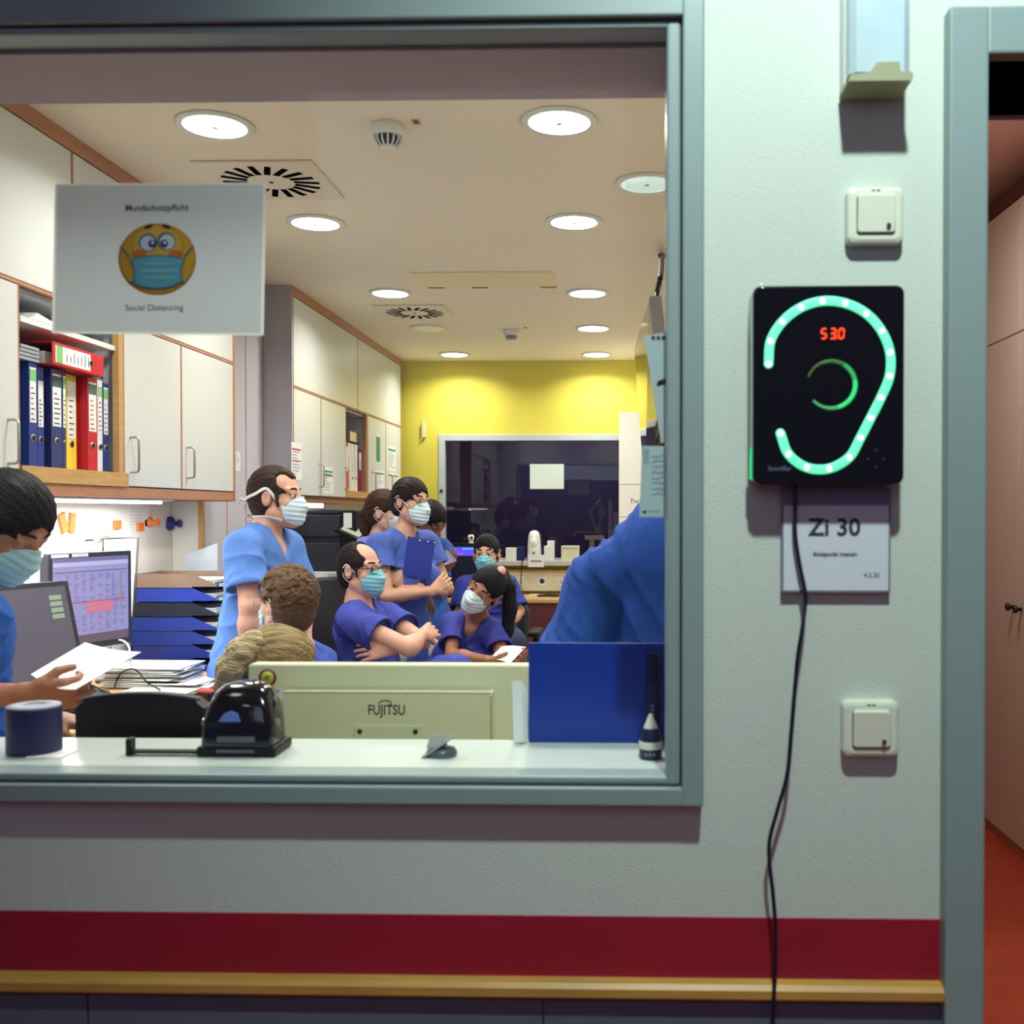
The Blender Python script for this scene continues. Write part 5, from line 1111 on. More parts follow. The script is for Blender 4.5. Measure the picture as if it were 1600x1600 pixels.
mb = MB(); q = P(662, 672, BACK_Y - .02); mb.tube([q + Vector((.0, 0, .09)), q + Vector((.0, 0, .0)), q + Vector((-.012, -.01, -.06)), q + Vector((-.03, 0, -.09))], .004, 8); mb.box(q.x - .016, q.x + .016, BACK_Y - .03, BACK_Y - .001, q.z - .06, q.z + .06, .004); single('wall_hook', mb, pm('pale_hook', (206, 204, 160), .4), 'small pale hook with a curl of wire on the yellow wall', 'hook')
# ward clutter behind the dark pane
q = P(928, 805, 9.3); t = thing('equipment_arm', 'grey tilted bracket on a pole behind the dark far window', 'equipment', (q.x, 9.3, 0)); mb = MB(); p = [P(x, y, 9.3) for x, y in ((922, 800), (936, 784), (944, 800), (932, 832))]
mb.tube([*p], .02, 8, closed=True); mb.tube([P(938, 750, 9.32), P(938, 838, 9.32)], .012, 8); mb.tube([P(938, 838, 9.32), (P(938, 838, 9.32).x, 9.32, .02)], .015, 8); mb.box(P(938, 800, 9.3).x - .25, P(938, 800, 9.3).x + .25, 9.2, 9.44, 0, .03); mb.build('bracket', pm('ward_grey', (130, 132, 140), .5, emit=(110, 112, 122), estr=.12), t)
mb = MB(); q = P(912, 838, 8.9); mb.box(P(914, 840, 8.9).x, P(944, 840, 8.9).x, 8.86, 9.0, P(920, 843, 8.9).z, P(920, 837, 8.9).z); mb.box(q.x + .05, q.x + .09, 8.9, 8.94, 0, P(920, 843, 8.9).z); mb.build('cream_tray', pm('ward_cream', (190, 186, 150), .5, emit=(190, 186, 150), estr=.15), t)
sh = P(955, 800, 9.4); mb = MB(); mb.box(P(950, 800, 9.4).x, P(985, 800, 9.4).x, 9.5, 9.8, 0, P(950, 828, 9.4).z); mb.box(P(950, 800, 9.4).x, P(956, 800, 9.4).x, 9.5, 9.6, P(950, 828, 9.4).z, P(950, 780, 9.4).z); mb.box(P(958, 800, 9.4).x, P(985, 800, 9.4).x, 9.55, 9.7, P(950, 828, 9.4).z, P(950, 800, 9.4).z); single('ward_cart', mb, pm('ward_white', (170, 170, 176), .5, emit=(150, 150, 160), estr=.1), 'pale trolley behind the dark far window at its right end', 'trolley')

# ------------------------------------------------------------------ white cabinet at the right, hanging screen
Yc = 7.5; a, b = P(967, 700, Yc), P(967, 643, Yc)
t = thing('tall_cupboard', 'tall white cupboard at the right end of the far window', 'cupboard', (.17, Yc + .2, 0))
mb = MB(); mb.box(a.x, .425, Yc + .02, BACK_Y - .16, 0, b.z, .003); mb.build('carcass', pm('white_cupboard', (232, 230, 224), .4), t)
zs1, zs2 = P(967, 757, Yc).z, P(967, 808, Yc).z; xm = .19
wc = pm('white_cupboard_front', (236, 234, 228), .35)
for x0, x1 in ((a.x, xm), (xm, .425)):
    for z0, z1 in ((.08, zs2), (zs2, zs1), (zs1, b.z)):
        mb = MB(); mb.box(x0 + .002, x1 - .002, Yc, Yc + .02, z0 + .002, z1 - .002, .001); mb.build('door', wc, t)
mb = MB(); q = P(995, 783, Yc - .001); mb.text('Fach', .05, (q.x - .045, Yc - .0008, q.z), align='LEFT'); mb.build('lettering', M['ink'], t)
fT, nT, fB = P(991, 547, 4.05), P(1014.5, 463, 3.03), P(1008, 775, 4.05)
nB = Vector((fB.x + (nT.x - fT.x) * .9 + .03, nT.y, fB.z))
t = thing('wall_screen', 'thin glossy screen hung at the right wall and tilted down, behind taped sheets', 'screen', (.25, 3.5, fB.z))
nv = (fT - nT).cross(fB - fT).normalized()
if nv.x > 0: nv = -nv
th = -nv * .035
mb = MB(); q4 = [nT, fT, fB, nB]; bk = [v + th for v in q4]
mb.add(q4 + bk, [[0, 1, 2, 3], [7, 6, 5, 4], [0, 4, 5, 1], [1, 5, 6, 2], [2, 6, 7, 3], [3, 7, 4, 0]]); mb.build('case', pm('silver_grey_case', (120, 116, 114), .35), t)
ctr = (nT + fT + fB + nB) / 4; mb = MB(); mb.add([ctr + (v - ctr) * .975 + nv * .001 for v in q4], [[0, 1, 2, 3]]); mb.build('screen', pm('mirror_black_screen', (96, 94, 92), .04, spec=1.0, metal=.75), t)
mb = MB(); mb.tube([ctr + th, Vector((RW_X - .002, ctr.y, ctr.z + .05))], .02, 10); mb.build('wall_arm', M['dark_metal'], t)
mb = MB(); pts = [PZ(1035, 398, CEIL - .002), P(1033, 425, 3.2), P(1027, 455, 3.15), P(1022, 480, 3.12), P(1022, 500, 3.1)]; mb.tube(crom(pts, 6), .0085, 8); mb.lathe([(.02, 0), (.02, .012)], pts[0] + Vector((0, 0, -.012)), 16)
single('ceiling_cable', mb, M['black'], 'thick black cable running from the ceiling to the hanging screen', 'cord')
# ------------------------------------------------------------------ people
def a3(v): return np.array([float(q) for q in v])
SKIN = {k: pm('skin_' + k, c, .5, noise=(22, .06), sss=.12) for k, c in (('fair', (216, 170, 148)), ('pink', (208, 158, 136)), ('tan', (190, 138, 110)), ('warm', (166, 114, 88)), ('brown', (120, 78, 60)), ('olive', (198, 152, 126)))}
def hairmat(n, c, c2): return pm('hair_' + n, c, .5, noise=(26, .5), c2=c2, bump=(40, .8), stretch=(6, .8, 5), spec=.16)
HAIR = dict(black=hairmat('black', (8, 8, 14), (20, 20, 28)), dark=hairmat('dark_brown', (20, 14, 18), (46, 32, 32)), brown=hairmat('brown', (44, 28, 22), (84, 56, 42)), curly=hairmat('curly_brown', (62, 46, 36), (128, 100, 74)),
            blonde=hairmat('blonde', (172, 150, 102), (238, 224, 176)), darkblonde=hairmat('dark_blonde', (112, 92, 60), (196, 172, 122)), receding=hairmat('receding_brown', (26, 18, 18), (70, 46, 38)))
MASKM = {k: pm('mask_' + k, c, .75, bump=(160, .12), stretch=(.3, .3, 1.4)) for k, c in (('blue', (160, 204, 216)), ('pale', (196, 218, 228)), ('teal', (124, 190, 204)))}
STRAP = pm('mask_strap', (226, 228, 226), .7)
def scrub(n, c): return pm('scrub_' + n, c, .85, noise=(10, .06), bump=(15, .75), stretch=(1.5, 1.5, .7))
def person(label, head, f, up=(0, 0, 1), hs=1.0, skin='fair', male=True, neck=None, pel=None, sh=None, el=None, wr=None, hand=None, kn=None, an=None, top=None, trousers=None, h=.0048,
           sleeve=.62, tw=1.0, seed=0, vneck=.10, eyes=True, group=None, loose=0.0, bust=0.0, legs=True, headless=False, fold=.0045, lean=None):
    f = nrm(a3(f)); rt = nrm(np.cross(f, a3(up))); u = np.cross(rt, f); R = np.stack([rt, f, u], 1); C = a3(head)
    def L(x, y, z): return C + R @ A_(x, y, z) * hs
    N_, Pv = a3(neck), a3(pel); shR, shL = a3(sh[0]), a3(sh[1]); elR, elL = a3(el[0]), a3(el[1]); wrR, wrL = a3(wr[0]), a3(wr[1])
    tu = nrm(N_ - Pv); tr = nrm(shR - shL); tf = nrm(np.cross(tu, tr)); k_ = 1.0 if male else .9; wd = tw
    hip = .09; hR, hL = Pv + tr * hip, Pv - tr * hip
    knR, knL = (a3(kn[0]), a3(kn[1])) if kn else (hR + A_(0, 0, -.42), hL + A_(0, 0, -.42)); anR, anL = (a3(an[0]), a3(an[1])) if an else (A_(knR[0], knR[1], .085), A_(knL[0], knL[1], .085))
    base = A_(Pv[0], Pv[1], 0.0)
    allp = np.array([C + .17, C - .17, N_, Pv, shR, shL, elR, elL, wrR, wrL, knR, knL, anR, anL])
    lo = allp.min(0) - .2; hi = allp.max(0) + .2; lo[2] = max(lo[2], -.01); hi[2] = allp[:, 2].max() + .06
    F = Field(lo, hi, h)
    torso_len = np.linalg.norm(N_ - Pv)
    def torso(F, g, kk=.025):
        c1, c2, c3 = N_ - tu * .14, N_ - tu * torso_len * .55, Pv + tu * .05
        F.cone(c1, c2, (.146 * k_ * wd) + g, .130 * k_ * wd + g, kk, flat=(tf, 1.42)); F.cone(c2, c3, .130 * k_ * wd + g, .146 * wd * (1 if male else 1.02) + g, kk, flat=(tf, 1.35))
        F.cone(shR, shL, .040 * k_ + g, .040 * k_ + g, kk); F.cone(N_ + tu * .015, shR, .036 * k_ + g * .5, .042 * k_ + g * .8, kk); F.cone(N_ + tu * .015, shL, .036 * k_ + g * .5, .042 * k_ + g * .8, kk)
        F.cone(N_ - tu * .06, N_ - tu * .2, .062 * k_ + g, .10 * k_ * wd + g, kk, flat=(tf, 1.15))
        if bust:
            for s_ in (-1, 1): F.ball(N_ - tu * .22 + tr * .075 * s_ + tf * (.07 + bust * .3), .055 + bust * .3 + g, .05)
    torso(F, 0)
    # legs (one surface with the rest)
    if legs:
        F.cone(hR, hL, .105, .105, .04)
        for a, b, c in ((hR, knR, anR), (hL, knL, anL)):
            F.cone(a, b, .085, .058, .03); F.cone(b, b + (c - b) * .35, .054, .056, .03); F.cone(b + (c - b) * .35, c, .056, .038, .03)
            ft = nrm(A_(tf[0], tf[1], 0) + A_(1e-6, 0, 0)); F.cone(A_(c[0], c[1], .045), A_(c[0], c[1], .04) + ft * .16, .040, .030, .03)
    # neck and head
    nk = L(0, -.018, -.075)
    F.cone(L(0, -.014, -.06), N_ + tu * .0, .050 * k_ * hs + .002, .056 * k_, .03)
    if not headless:
        F.ell(L(0, -.012, .03), A_(.0745, .094, .085) * hs, .0, R=R); F.ell(L(0, .030, -.042), A_(.056, .060, .072) * hs, .03, R=R)
        F.ball(L(0, .066, -.1), .021 * hs, .03)
        for s_ in (-1, 1):
            F.cone(L(s_ * .052, .0, -.062), L(s_ * .014, .064, -.101), .018 * hs, .017 * hs, .03)
            F.ball(L(s_ * .042, .050, -.032), .018 * hs, .02)
            if not eyes: F.ball(L(s_ * .0315, .0755, -.001), .0128 * hs, .003)
            F.ball(L(s_ * .032, .1015, .0), .0195 * hs, .010, 'sub')
            F.cone(L(s_ * .046, .0755, .0095), L(s_ * .019, .0830, .0110), .0056 * hs, .0056 * hs, .004)
            F.cone(L(s_ * .044, .0745, -.0125), L(s_ * .021, .080, -.0135), .004 * hs, .004 * hs, .004)
            F.cone(L(s_ * .048, .066, .025), L(s_ * .014, .079, .024), .0085 * hs, .009 * hs, .014)
            F.ell(L(s_ * .079, -.012, -.008), A_(.011, .020, .033) * hs, .004, R=R); F.ell(L(s_ * .092, -.006, -.004), A_(.010, .011, .019) * hs, .004, 'sub', R=R)
            F.ball(L(s_ * .011, .097, -.036), .0085 * hs, .008)
        F.cone(L(0, .084, .012), L(0, .104, -.032), .0085 * hs, .0115 * hs, .012)
        F.cone(L(-.02, .083, -.066), L(.02, .083, -.066), .008 * hs, .008 * hs, .008); F.cone(L(-.015, .082, -.078), L(.015, .082, -.078), .008 * hs, .008 * hs, .008)
        F.cone(L(-.03, .096, -.072), L(.03, .096, -.072), .002 * hs, .002 * hs, .004, 'sub')
    # arms
    ar = (.92 if male else .78)
    for s_, e, w in ((shR, elR, wrR), (shL, elL, wrL)):
        F.ball(s_, .050 * ar, .025); F.cone(s_, e, .050 * ar, .040 * ar, .03); m_ = e + (w - e) * .3
        F.cone(e, m_, .039 * ar, .042 * ar, .02); F.cone(m_, w, .042 * ar, .027 * ar, .02)
    for i, (w, e) in enumerate(((wrR, elR), (wrL, elL))):
        if hand and hand[i]:
            H = hand[i]; d = nrm(a3(H.get('d', w - e))); n = a3(H.get('n', (0, 0, -1))); n = nrm(n - d * np.dot(n, d)); lat = np.cross(d, n); S_ = H.get('s', 1.0) * (1 if male else .92); th = H.get('thumb', 1); cu = H.get('curl', (.3, .35, .4, .45))
            F.cone(w - d * .01, w + d * .03 * S_, .026 * S_, .024 * S_, .015, flat=(n, 1.3))
            for q in range(4):
                off = (q - 1.5) * .0205 * S_; kp = w + d * (.088 - .004 * abs(q - 1.2)) * S_ + lat * off
                F.cone(w + lat * off * .55 + d * .02 * S_, kp, .0145 * S_, .0112 * S_, .012)
                ln = (.074, .084, .078, .060)[q] * S_; p0 = kp; ang = cu[q] * .6; r0 = .0094 * S_
                for sg_, fr in ((0, .44), (1, .31), (2, .25)):
                    dd = nrm(d * math.cos(ang) + n * math.sin(ang) + lat * (q - 1.5) * .05); p1 = p0 + dd * ln * fr; F.cone(p0, p1, r0, r0 * .9, .002); p0 = p1; r0 *= .9; ang += cu[q]
            tb = w + d * .028 * S_ + lat * th * (-.026) * S_; t1 = tb + nrm(d * .75 - lat * th * .6 + n * .45) * .045 * S_; t2 = t1 + nrm(d * .95 - lat * th * .1 + n * .5) * .034 * S_
            F.cone(w + d * .012, tb, .017 * S_, .0165 * S_, .012); F.cone(tb, t1, .0150 * S_, .0112 * S_, .006); F.cone(t1, t2, .0112 * S_, .0088 * S_, .003)
        else:
            d = nrm(w - e); F.cone(w, w + d * .08, .028 * ar, .026 * ar, .02); 
            for q in range(4): F.cone(w + d * .08 + tf * (q - 1.5) * .016, w + d * .15 + tf * (q - 1.5) * .018 + tr * .0, .009, .007, .003)
            F.cone(w + d * .02, w + d * .08 + tf * .045, .014, .009, .006)
    ob = sdf_obj('person', F, SKIN[skin], origin=base, smooth=1); ob.location = base; ORI[ob.name] = Vector(base); tag(ob, label, 'person', group)
    # ------------- scrub top
    G = Field(lo, hi, h); g = .010 + loose * .7
    torso(G, g, .03)
    hem = Pv - tu * .10
    G.cone(Pv + tu * .05, hem - tu * .03, .150 * wd + g, .156 * wd + g, .05, flat=(tf, 1.3))
    for s_, e in ((shR, elR), (shL, elL)):
        se = s_ + (e - s_) * sleeve; dn = nrm(e - s_)
        G.ball(s_, .052 * ar + g * .8, .025); G.cone(s_, se + dn * .03, .055 * ar + g, (.058 + loose) * ar + g, .025)
    G.folds(fold * 2.1, 1.0, seed)
    for s_, e in ((shR, elR), (shL, elL)):
        se = s_ + (e - s_) * sleeve; dn = nrm(e - s_)
        G.cylcut(se, se + dn * .12, .105 * ar + loose); G.cylcut(se - dn * .022, se + dn * .01, (.045 + loose) * ar + g)
    hd = -tu; G.plane(hem, hd, within=(hem + hd * .22, .26)) if legs else None
    # neck opening and V
    G.cone(N_ + tu * .035, N_ + tu * .14, .074 * k_, .10 * k_, .006, 'sub')
    if vneck: 
        fr = N_ + tf * (.085 * k_) + tu * .02; vp = N_ + tf * (.155 * k_) - tu * vneck; G.cone(fr, vp, .052 * k_, .007, .004, 'sub', flat=(tf, .55))
    sdf_obj('scrub_top', G, top, ob, origin=base, smooth=1)
    # neckline trim and trousers
    if legs:
        T = Field(lo, hi, h * 1.15); T.cone(hR, hL, .118, .118, .04); T.cone(Pv, Pv + tu * .1, .148 * wd, .14 * wd, .04, flat=(tf, 1.35))
        for a, b, c in ((hR, knR, anR), (hL, knL, anL)): T.cone(a, b, .100, .076, .03); T.cone(b, c, .076, .062, .03)
        T.folds(.004, .9, seed + 5); T.plane(A_(0, 0, .05), (0, 0, -1)); sdf_obj('trousers', T, trousers or top, ob, origin=base)
    Mh = Matrix.Translation(Vector(C - base)) @ Matrix([list(R[i]) for i in range(3)]).to_4x4() @ Matrix.Scale(hs, 4)
    ob_ = dict(ob=ob, M=Mh, L=L, R=R, C=C, hs=hs, base=base)
    if not headless:
        for s_ in (-1, 1):
            if eyes:
              e = MB(); e.sphere((s_ * .0315, .0755, 0), .0122, 0, 20, 14); ey = e.build('eye', M_eye, ob, True); ey.matrix_basis = Mh
              e = MB(); e.M = Matrix.Translation((s_ * .0315, .0755, 0)) @ Matrix.Rotation(-PI / 2, 4, 'X'); e.lathe([(.0001, .0126), (.0030, .0124), (.0031, .0123), (.0074, .0106), (.0075, .0099)], (0, 0, 0), 18); iy = e.build('iris', M_iris, ey, True); iy.matrix_basis = Matrix.Identity(4)
            b = MB(); b.tube([(s_ * .052, .0700, .0240), (s_ * .042, .0785, .0300), (s_ * .028, .0855, .0300), (s_ * .014, .0885, .0265)], [.0018, .0034, .004, .003], 8); bo = b.build('eyebrow', HAIR['dark'], ob, True); bo.matrix_basis = Mh
    return ob_
M_eye = pm('eye_white_wet', (190, 184, 178), .2); M_iris = pm('dark_iris', (34, 22, 18), .15)
def mask(p, col='blue', ties=False):
    F = Field((-.09, -.0, -.15), (.09, .16, .04), .0028)
    F.ell((0, .026, -.052), (.066, .078, .078), 0); F.cone((0, .098, -.008), (0, .104, -.044), .012, .024, .03); F.ball((0, .080, -.09), .030, .03)
    F.add_disp(lambda X, Y, Z: .0013 * np.sin((Z + .15 * Y) * 330) * np.clip((Y - .04) * 30, 0, 1))
    F.plane((0, .034, 0), (0, -1, -.15)); F.plane((0, .105, -.002), (0, -.32, .95)); F.plane((0, .092, -.124), (0, -.48, -.88))
    o = sdf_obj('face_mask', F, MASKM[col], p['ob'], smooth=1); o.matrix_basis = p['M']
    for s_ in (-1, 1):
        q = MB(); fl = lambda pts, w: [Vector((v[0] * s_, v[1], v[2])) for v in pts]
        def rib(pts, w=.0022, t=.0009):
            pts = crom(fl(pts, 0), 6); nn = [(Vector((v.x, (v.y + .012) * .75, (v.z - .02) * .5))).normalized() for v in pts]; q.tube(pts, 0, 8, flat=(nn, w, t))
        if ties:
            rib([(.060, .040, -.026), (.072, .022, -.008), (.088, -.008, .030), (.090, -.050, .012), (.060, -.104, -.006), (.0, -.126, -.014)], .0062); rib([(.052, .040, -.098), (.062, .018, -.088), (.074, -.020, -.080), (.062, -.068, -.080), (.0, -.104, -.080)], .0062)
        else: rib([(.0605, .036, -.026), (.072, .016, -.008), (.086, -.012, .026), (.092, -.030, .012)]); rib([(.054, .036, -.094), (.070, .008, -.066), (.088, -.024, -.038), (.093, -.032, -.01)])
        so_ = q.build('strap', STRAP, o); so_.matrix_basis = Matrix.Identity(4)
    if ties:
        q = MB()
        for z, d in ((-.014, -.129), (-.080, -.108)): q.sphere((0, d, z), (.010, .007, .008)); q.tube(crom([(0, d, z), (-.018, d - .014, z - .012), (-.022, d - .016, z - .042)], 5), 0, 8, flat=((0, 1, 0), .007, .0012)); q.tube(crom([(0, d, z), (.02, d - .014, z + .006), (.030, d - .02, z - .012)], 5), 0, 8, flat=((0, 1, 0), .007, .0012))
        k = q.build('tie_knot', STRAP, o); k.matrix_basis = Matrix.Identity(4)
    return o
def glasses(p, col=(30, 28, 34), r=.0012, rim=True):
    q = MB(); lens = MB()
    for s_ in (-1, 1):
        pts = []
        for k in range(28):
            a = 2 * PI * k / 28; c, s = math.cos(a), math.sin(a); e = .62
            pts.append(Vector((s_ * .033 + .0255 * math.copysign(abs(c) ** e, c), .1005 - abs(.0255 * c + .004) * .12, -.002 + .0175 * math.copysign(abs(s) ** e, s))))
        q.tube(pts, r, 6, closed=True); lens.poly(pts)
        q.tube([(s_ * .0585, .096, .006), (s_ * .075, .080, .006), (s_ * .0815, .02, .008), (s_ * .083, -.012, .012), (s_ * .080, -.03, -.006)], r, 6)
    q.tube([(-.0085, .1005, .002), (0, .1035, .005), (.0085, .1005, .002)], r, 6)
    o = q.build('glasses', pm('frame_%d_%d_%d' % col, col, .3, metal=.3), p['ob'], True); o.matrix_basis = p['M']
    l = lens.build('lens', M['glass'], o, True); l.matrix_basis = Matrix.Identity(4); return o
def hair(p, mat, fn, h=.0042, lo=(-.15, -.2, -.2), hi=(.15, .15, .18), name='hair', disp=.0016, smooth=1):
    F = Field(lo, hi, h); fn(F)
    if disp: F.add_disp(lambda X, Y, Z: disp * np.sin(X * 420 + 60 * Z + 2 * np.sin(Y * 40)) * .6 + disp * .6 * np.sin(X * 230 - Z * 170 + Y * 30))
    o = sdf_obj(name, F, mat, p['ob'], smooth=smooth); o.matrix_basis = p['M']; return o
def cap(F, t=.008, line=(0, .118, -.035), lr=(.088, .070, .122), nape=-.075, ears=True, side=.0):
    F.ell((0, -.016, .034), (.0765 + t, .0965 + t, .087 + t), 0); F.ell((0, -.045, -.02), (.066 + t, .062 + t, .078 + t), .03)
    F.ell(line, lr, .008, 'sub')
    for s_ in (-1, 1):
        if ears: F.ell((s_ * .088, .010, -.030), (.030, .036, .042), .006, 'sub')
        F.ell((s_ * .07, .065, -.06), (.05, .062, .075), .006, 'sub')
    F.plane((0, -.05, nape), (0, .35, -1))
def wl(p, v): return p['R'].T @ ((a3(v) - p['C']) / p['hs'])
EX = lambda p0, v, s: a3(p0) + a3(v) * s

# P1: woman at the left edge, reading
Y1 = 2.45; c = P(12, 820, Y1)
t1 = scrub('deep_blue', (18, 84, 172))
p = person('person in blue scrubs at the left edge, black hair, reading a white sheet', c, (.80, -.10, -.60), skin='warm', eyes=False, male=False, hs=1.0, neck=P(-42, 925, Y1 + .02), pel=P(-78, 1190, Y1 + .05), sh=(P(-30, 968, Y1 - .15), P(-48, 965, Y1 + .19)),
           el=(P(-88, 1090, Y1 - .2), P(-40, 1110, Y1 + .2)), wr=(P(48, 1084, Y1 - .22), P(90, 1125, Y1 + .12)), hand=(dict(d=(1, .15, -.02), n=(-.15, 1, .30), curl=(.7, .8, .85, .9), thumb=-1), dict(d=(1, -.1, -.1), n=(0, 0, -1))), kn=(P(60, 1260, Y1 - .1), P(60, 1260, Y1 + .15)), an=None, top=t1, seed=1, h=.0042, sleeve=.78, vneck=.08, tw=1.05, loose=.008)
mask(p, 'blue')
def fn(F):
    cap(F, .012, line=(0, .124, -.045), lr=(.088, .070, .122), nape=-.06)
    F.cone((-.06, .03, .03), (-.08, -.04, -.03), .022, .026, .02); F.cone((.06, .03, .03), (.08, -.04, -.03), .022, .026, .02)
    F.ell((0, -.10, -.02), (.05, .045, .05), .03)
hair(p, HAIR['black'], fn)

# P2: standing man with tied mask
Y2 = 4.10; c = P(433, 776, Y2)
t2 = scrub('light_blue', (84, 128, 204))
p = person('person standing in light blue scrubs, receding brown hair, white tied mask', c, (1, -.06, .02), skin='pink', neck=P(413, 829, Y2), pel=P(393, 1045, Y2 + .02), sh=(P(379, 858, Y2 - .18), P(447, 856, Y2 + .13)), el=(P(390, 946, Y2 - .24), P(470, 945, Y2 + .12)), wr=(P(386, 1045, Y2 - .22), P(478, 1030, Y2 + .0)),
           hand=(dict(n=(1, 0, 0)), dict(n=(1, 0, 0))), top=t2, seed=2, h=.0045, sleeve=.70, vneck=.13, loose=.014, fold=.005, tw=1.06)
mask(p, 'pale', ties=True)
def fn(F):
    cap(F, .007, line=(0, .108, -.035), lr=(.088, .062, .132), nape=-.085)
    for s_ in (-1, 1): F.ell((s_ * .058, .075, .068), (.034, .052, .045), .01, 'sub'); F.cone((s_ * .075, .028, .0), (s_ * .073, .032, -.038), .008, .006, .006)
hair(p, HAIR['receding'], fn)

# P3: seated man with curly hair, seen from behind
Y3 = 3.60; c = P(446, 942, Y3)
t3 = scrub('mid_blue', (58, 88, 186))
p = person('person with curly brown hair and thin glasses, seen from behind, sitting low', c, (-.83, .50, .02), skin='fair', neck=P(462, 1008, Y3 + .01), pel=P(474, 1190, Y3 + .05), sh=(P(498, 1036, Y3 + .12), P(420, 1044, Y3 - .13)), el=(P(510, 1130, Y3 + .12), P(395, 1135, Y3 - .12)), wr=(P(450, 1175, Y3 + .16), P(340, 1165, Y3 - .08)), kn=(P(395, 1195, Y3 + .12), P(372, 1195, Y3 - .04)), top=t3, seed=3, vneck=.06)
mask(p, 'blue'); glasses(p, (150, 120, 150), .0011)
def fn(F):
    cap(F, .012, line=(0, .118, -.045), lr=(.088, .066, .115), nape=-.085)
    rg = np.random.RandomState(4)
    for k in range(420):
        v = rg.randn(3); v /= np.linalg.norm(v)
        if v[2] < -.55 or (v[1] > .25 and v[2] < .42) or (abs(v[0]) > .8 and v[2] < -.05 and v[1] > -.3): continue
        q = A_(0, -.018, .032) + v * A_(.088, .106, .098); d = np.cross(v, rg.randn(3)); d /= np.linalg.norm(d); F.cone(q - d * .014, q + d * .014 + v * .006, .0085, .006, .004)
hair(p, HAIR['curly'], fn, h=.0034, disp=.0008)

# P4: blonde woman with ponytail, low in front
Y4 = 2.92; c = P(441, 1047, Y4)
p = person('person with blonde ponytail sitting low behind the pale monitor', c, (.90, .32, -.22), skin='fair', male=False, neck=P(402, 1092, Y4), pel=P(362, 1250, Y4 + .06), sh=(P(382, 1118, Y4 - .15), P(392, 1102, Y4 + .16)), el=(P(372, 1210, Y4 - .2), P(380, 1190, Y4 + .2)), wr=(P(450, 1240, Y4 - .1), P(450, 1240, Y4 + .1)), kn=(P(480, 1260, Y4 - .1), P(480, 1250, Y4 + .14)), top=scrub('violet_blue', (78, 96, 196)), seed=4, vneck=.06, hs=.98)
def fn(F): cap(F, .009, line=(0, .122, -.04), lr=(.088, .070, .120), nape=-.085); F.cone((0, -.05, .07), wl(p, P(416, 1008, Y4 - .03)), .05, .022, .03)
hair(p, HAIR['darkblonde'], fn, lo=(-.2, -.3, -.2), hi=(.2, .15, .22), disp=.0022)
def fn(F):
    b = wl(p, P(411, 1005, Y4 - .03)); pts = [b] + [wl(p, P(x, y, yy)) for x, y, yy in ((396, 1003, Y4 - .06), (378, 1019, Y4 - .08), (361, 1044, Y4 - .09), (346, 1072, Y4 - .09))]
    for i, (r0, r1) in enumerate(((.018, .032), (.032, .042), (.042, .040), (.040, .022))): F.cone(pts[i], pts[i + 1], r0, r1, .012)
hair(p, HAIR['blonde'], fn, lo=(-.25, -.4, -.3), hi=(.25, .15, .22), disp=.003, name='ponytail')
q = MB(); b = wl(p, P(412, 1006, Y4 - .02)); t_ = wl(p, P(380, 1022, Y4 - .07)) - b; t_ /= np.linalg.norm(t_); b = b + t_ * .008; a_ = Vector(t_).orthogonal().normalized(); bb = Vector(t_).cross(a_); q.tube([Vector(b) + a_ * (.0285 * math.cos(x)) + bb * (.0285 * math.sin(x)) for x in np.linspace(0, 2 * PI, 20, endpoint=False)], .004, 8, closed=True)
o = q.build('hair_tie', pm('dark_hair_tie', (26, 26, 40), .6), p['ob'], True); o.matrix_basis = p['M']

# P5: seated man with arms crossed
Y5 = 4.62; c = P(564, 889, Y5)
t5 = scrub('violet_navy', (54, 66, 156))
p = person('person sitting with crossed arms, balding, dark glasses and teal mask', c, (.90, -.36, .03), up=(-.06, 0, 1), skin='pink', neck=P(558, 946, Y5), pel=P(588, 1085, Y5 + .0), sh=(P(548, 972, Y5 - .18), P(606, 966, Y5 + .15)), el=(P(640, 1012, Y5 - .30), P(660, 1002, Y5 - .02)), wr=(P(660, 992, Y5 - .16), P(612, 1014, Y5 - .26)),
           hand=(dict(d=(.35, .9, .15), n=(-.6, .2, -.5), curl=(.5, .5, .5, .5)), dict(d=(-1, -.1, -.1), n=(.2, .8, -.2), curl=(.3, .3, .3, .3))), kn=(P(712, 1052, Y5 - .32), P(690, 1052, Y5 - .12)), top=t5, seed=15, sleeve=.52, vneck=.07, loose=.012, fold=.005, h=.0042)
mask(p, 'teal'); glasses(p, (26, 22, 26), .0019)
def fn(F):
    cap(F, .006, line=(0, .105, -.03), lr=(.09, .066, .14), nape=-.085)
    F.ell((0, .082, .098), (.068, .088, .06), .012, 'sub')
    for s_ in (-1, 1): F.cone((s_ * .074, .026, .0), (s_ * .072, .03, -.03), .006, .005, .006)
hair(p, HAIR['dark'], fn, disp=.0008)
q = MB(); b = P(617, 966, Y5 - .05); q.box(b.x - .012, b.x + .012, b.y - .1, b.y - .095, b.z - .012, b.z + .012)

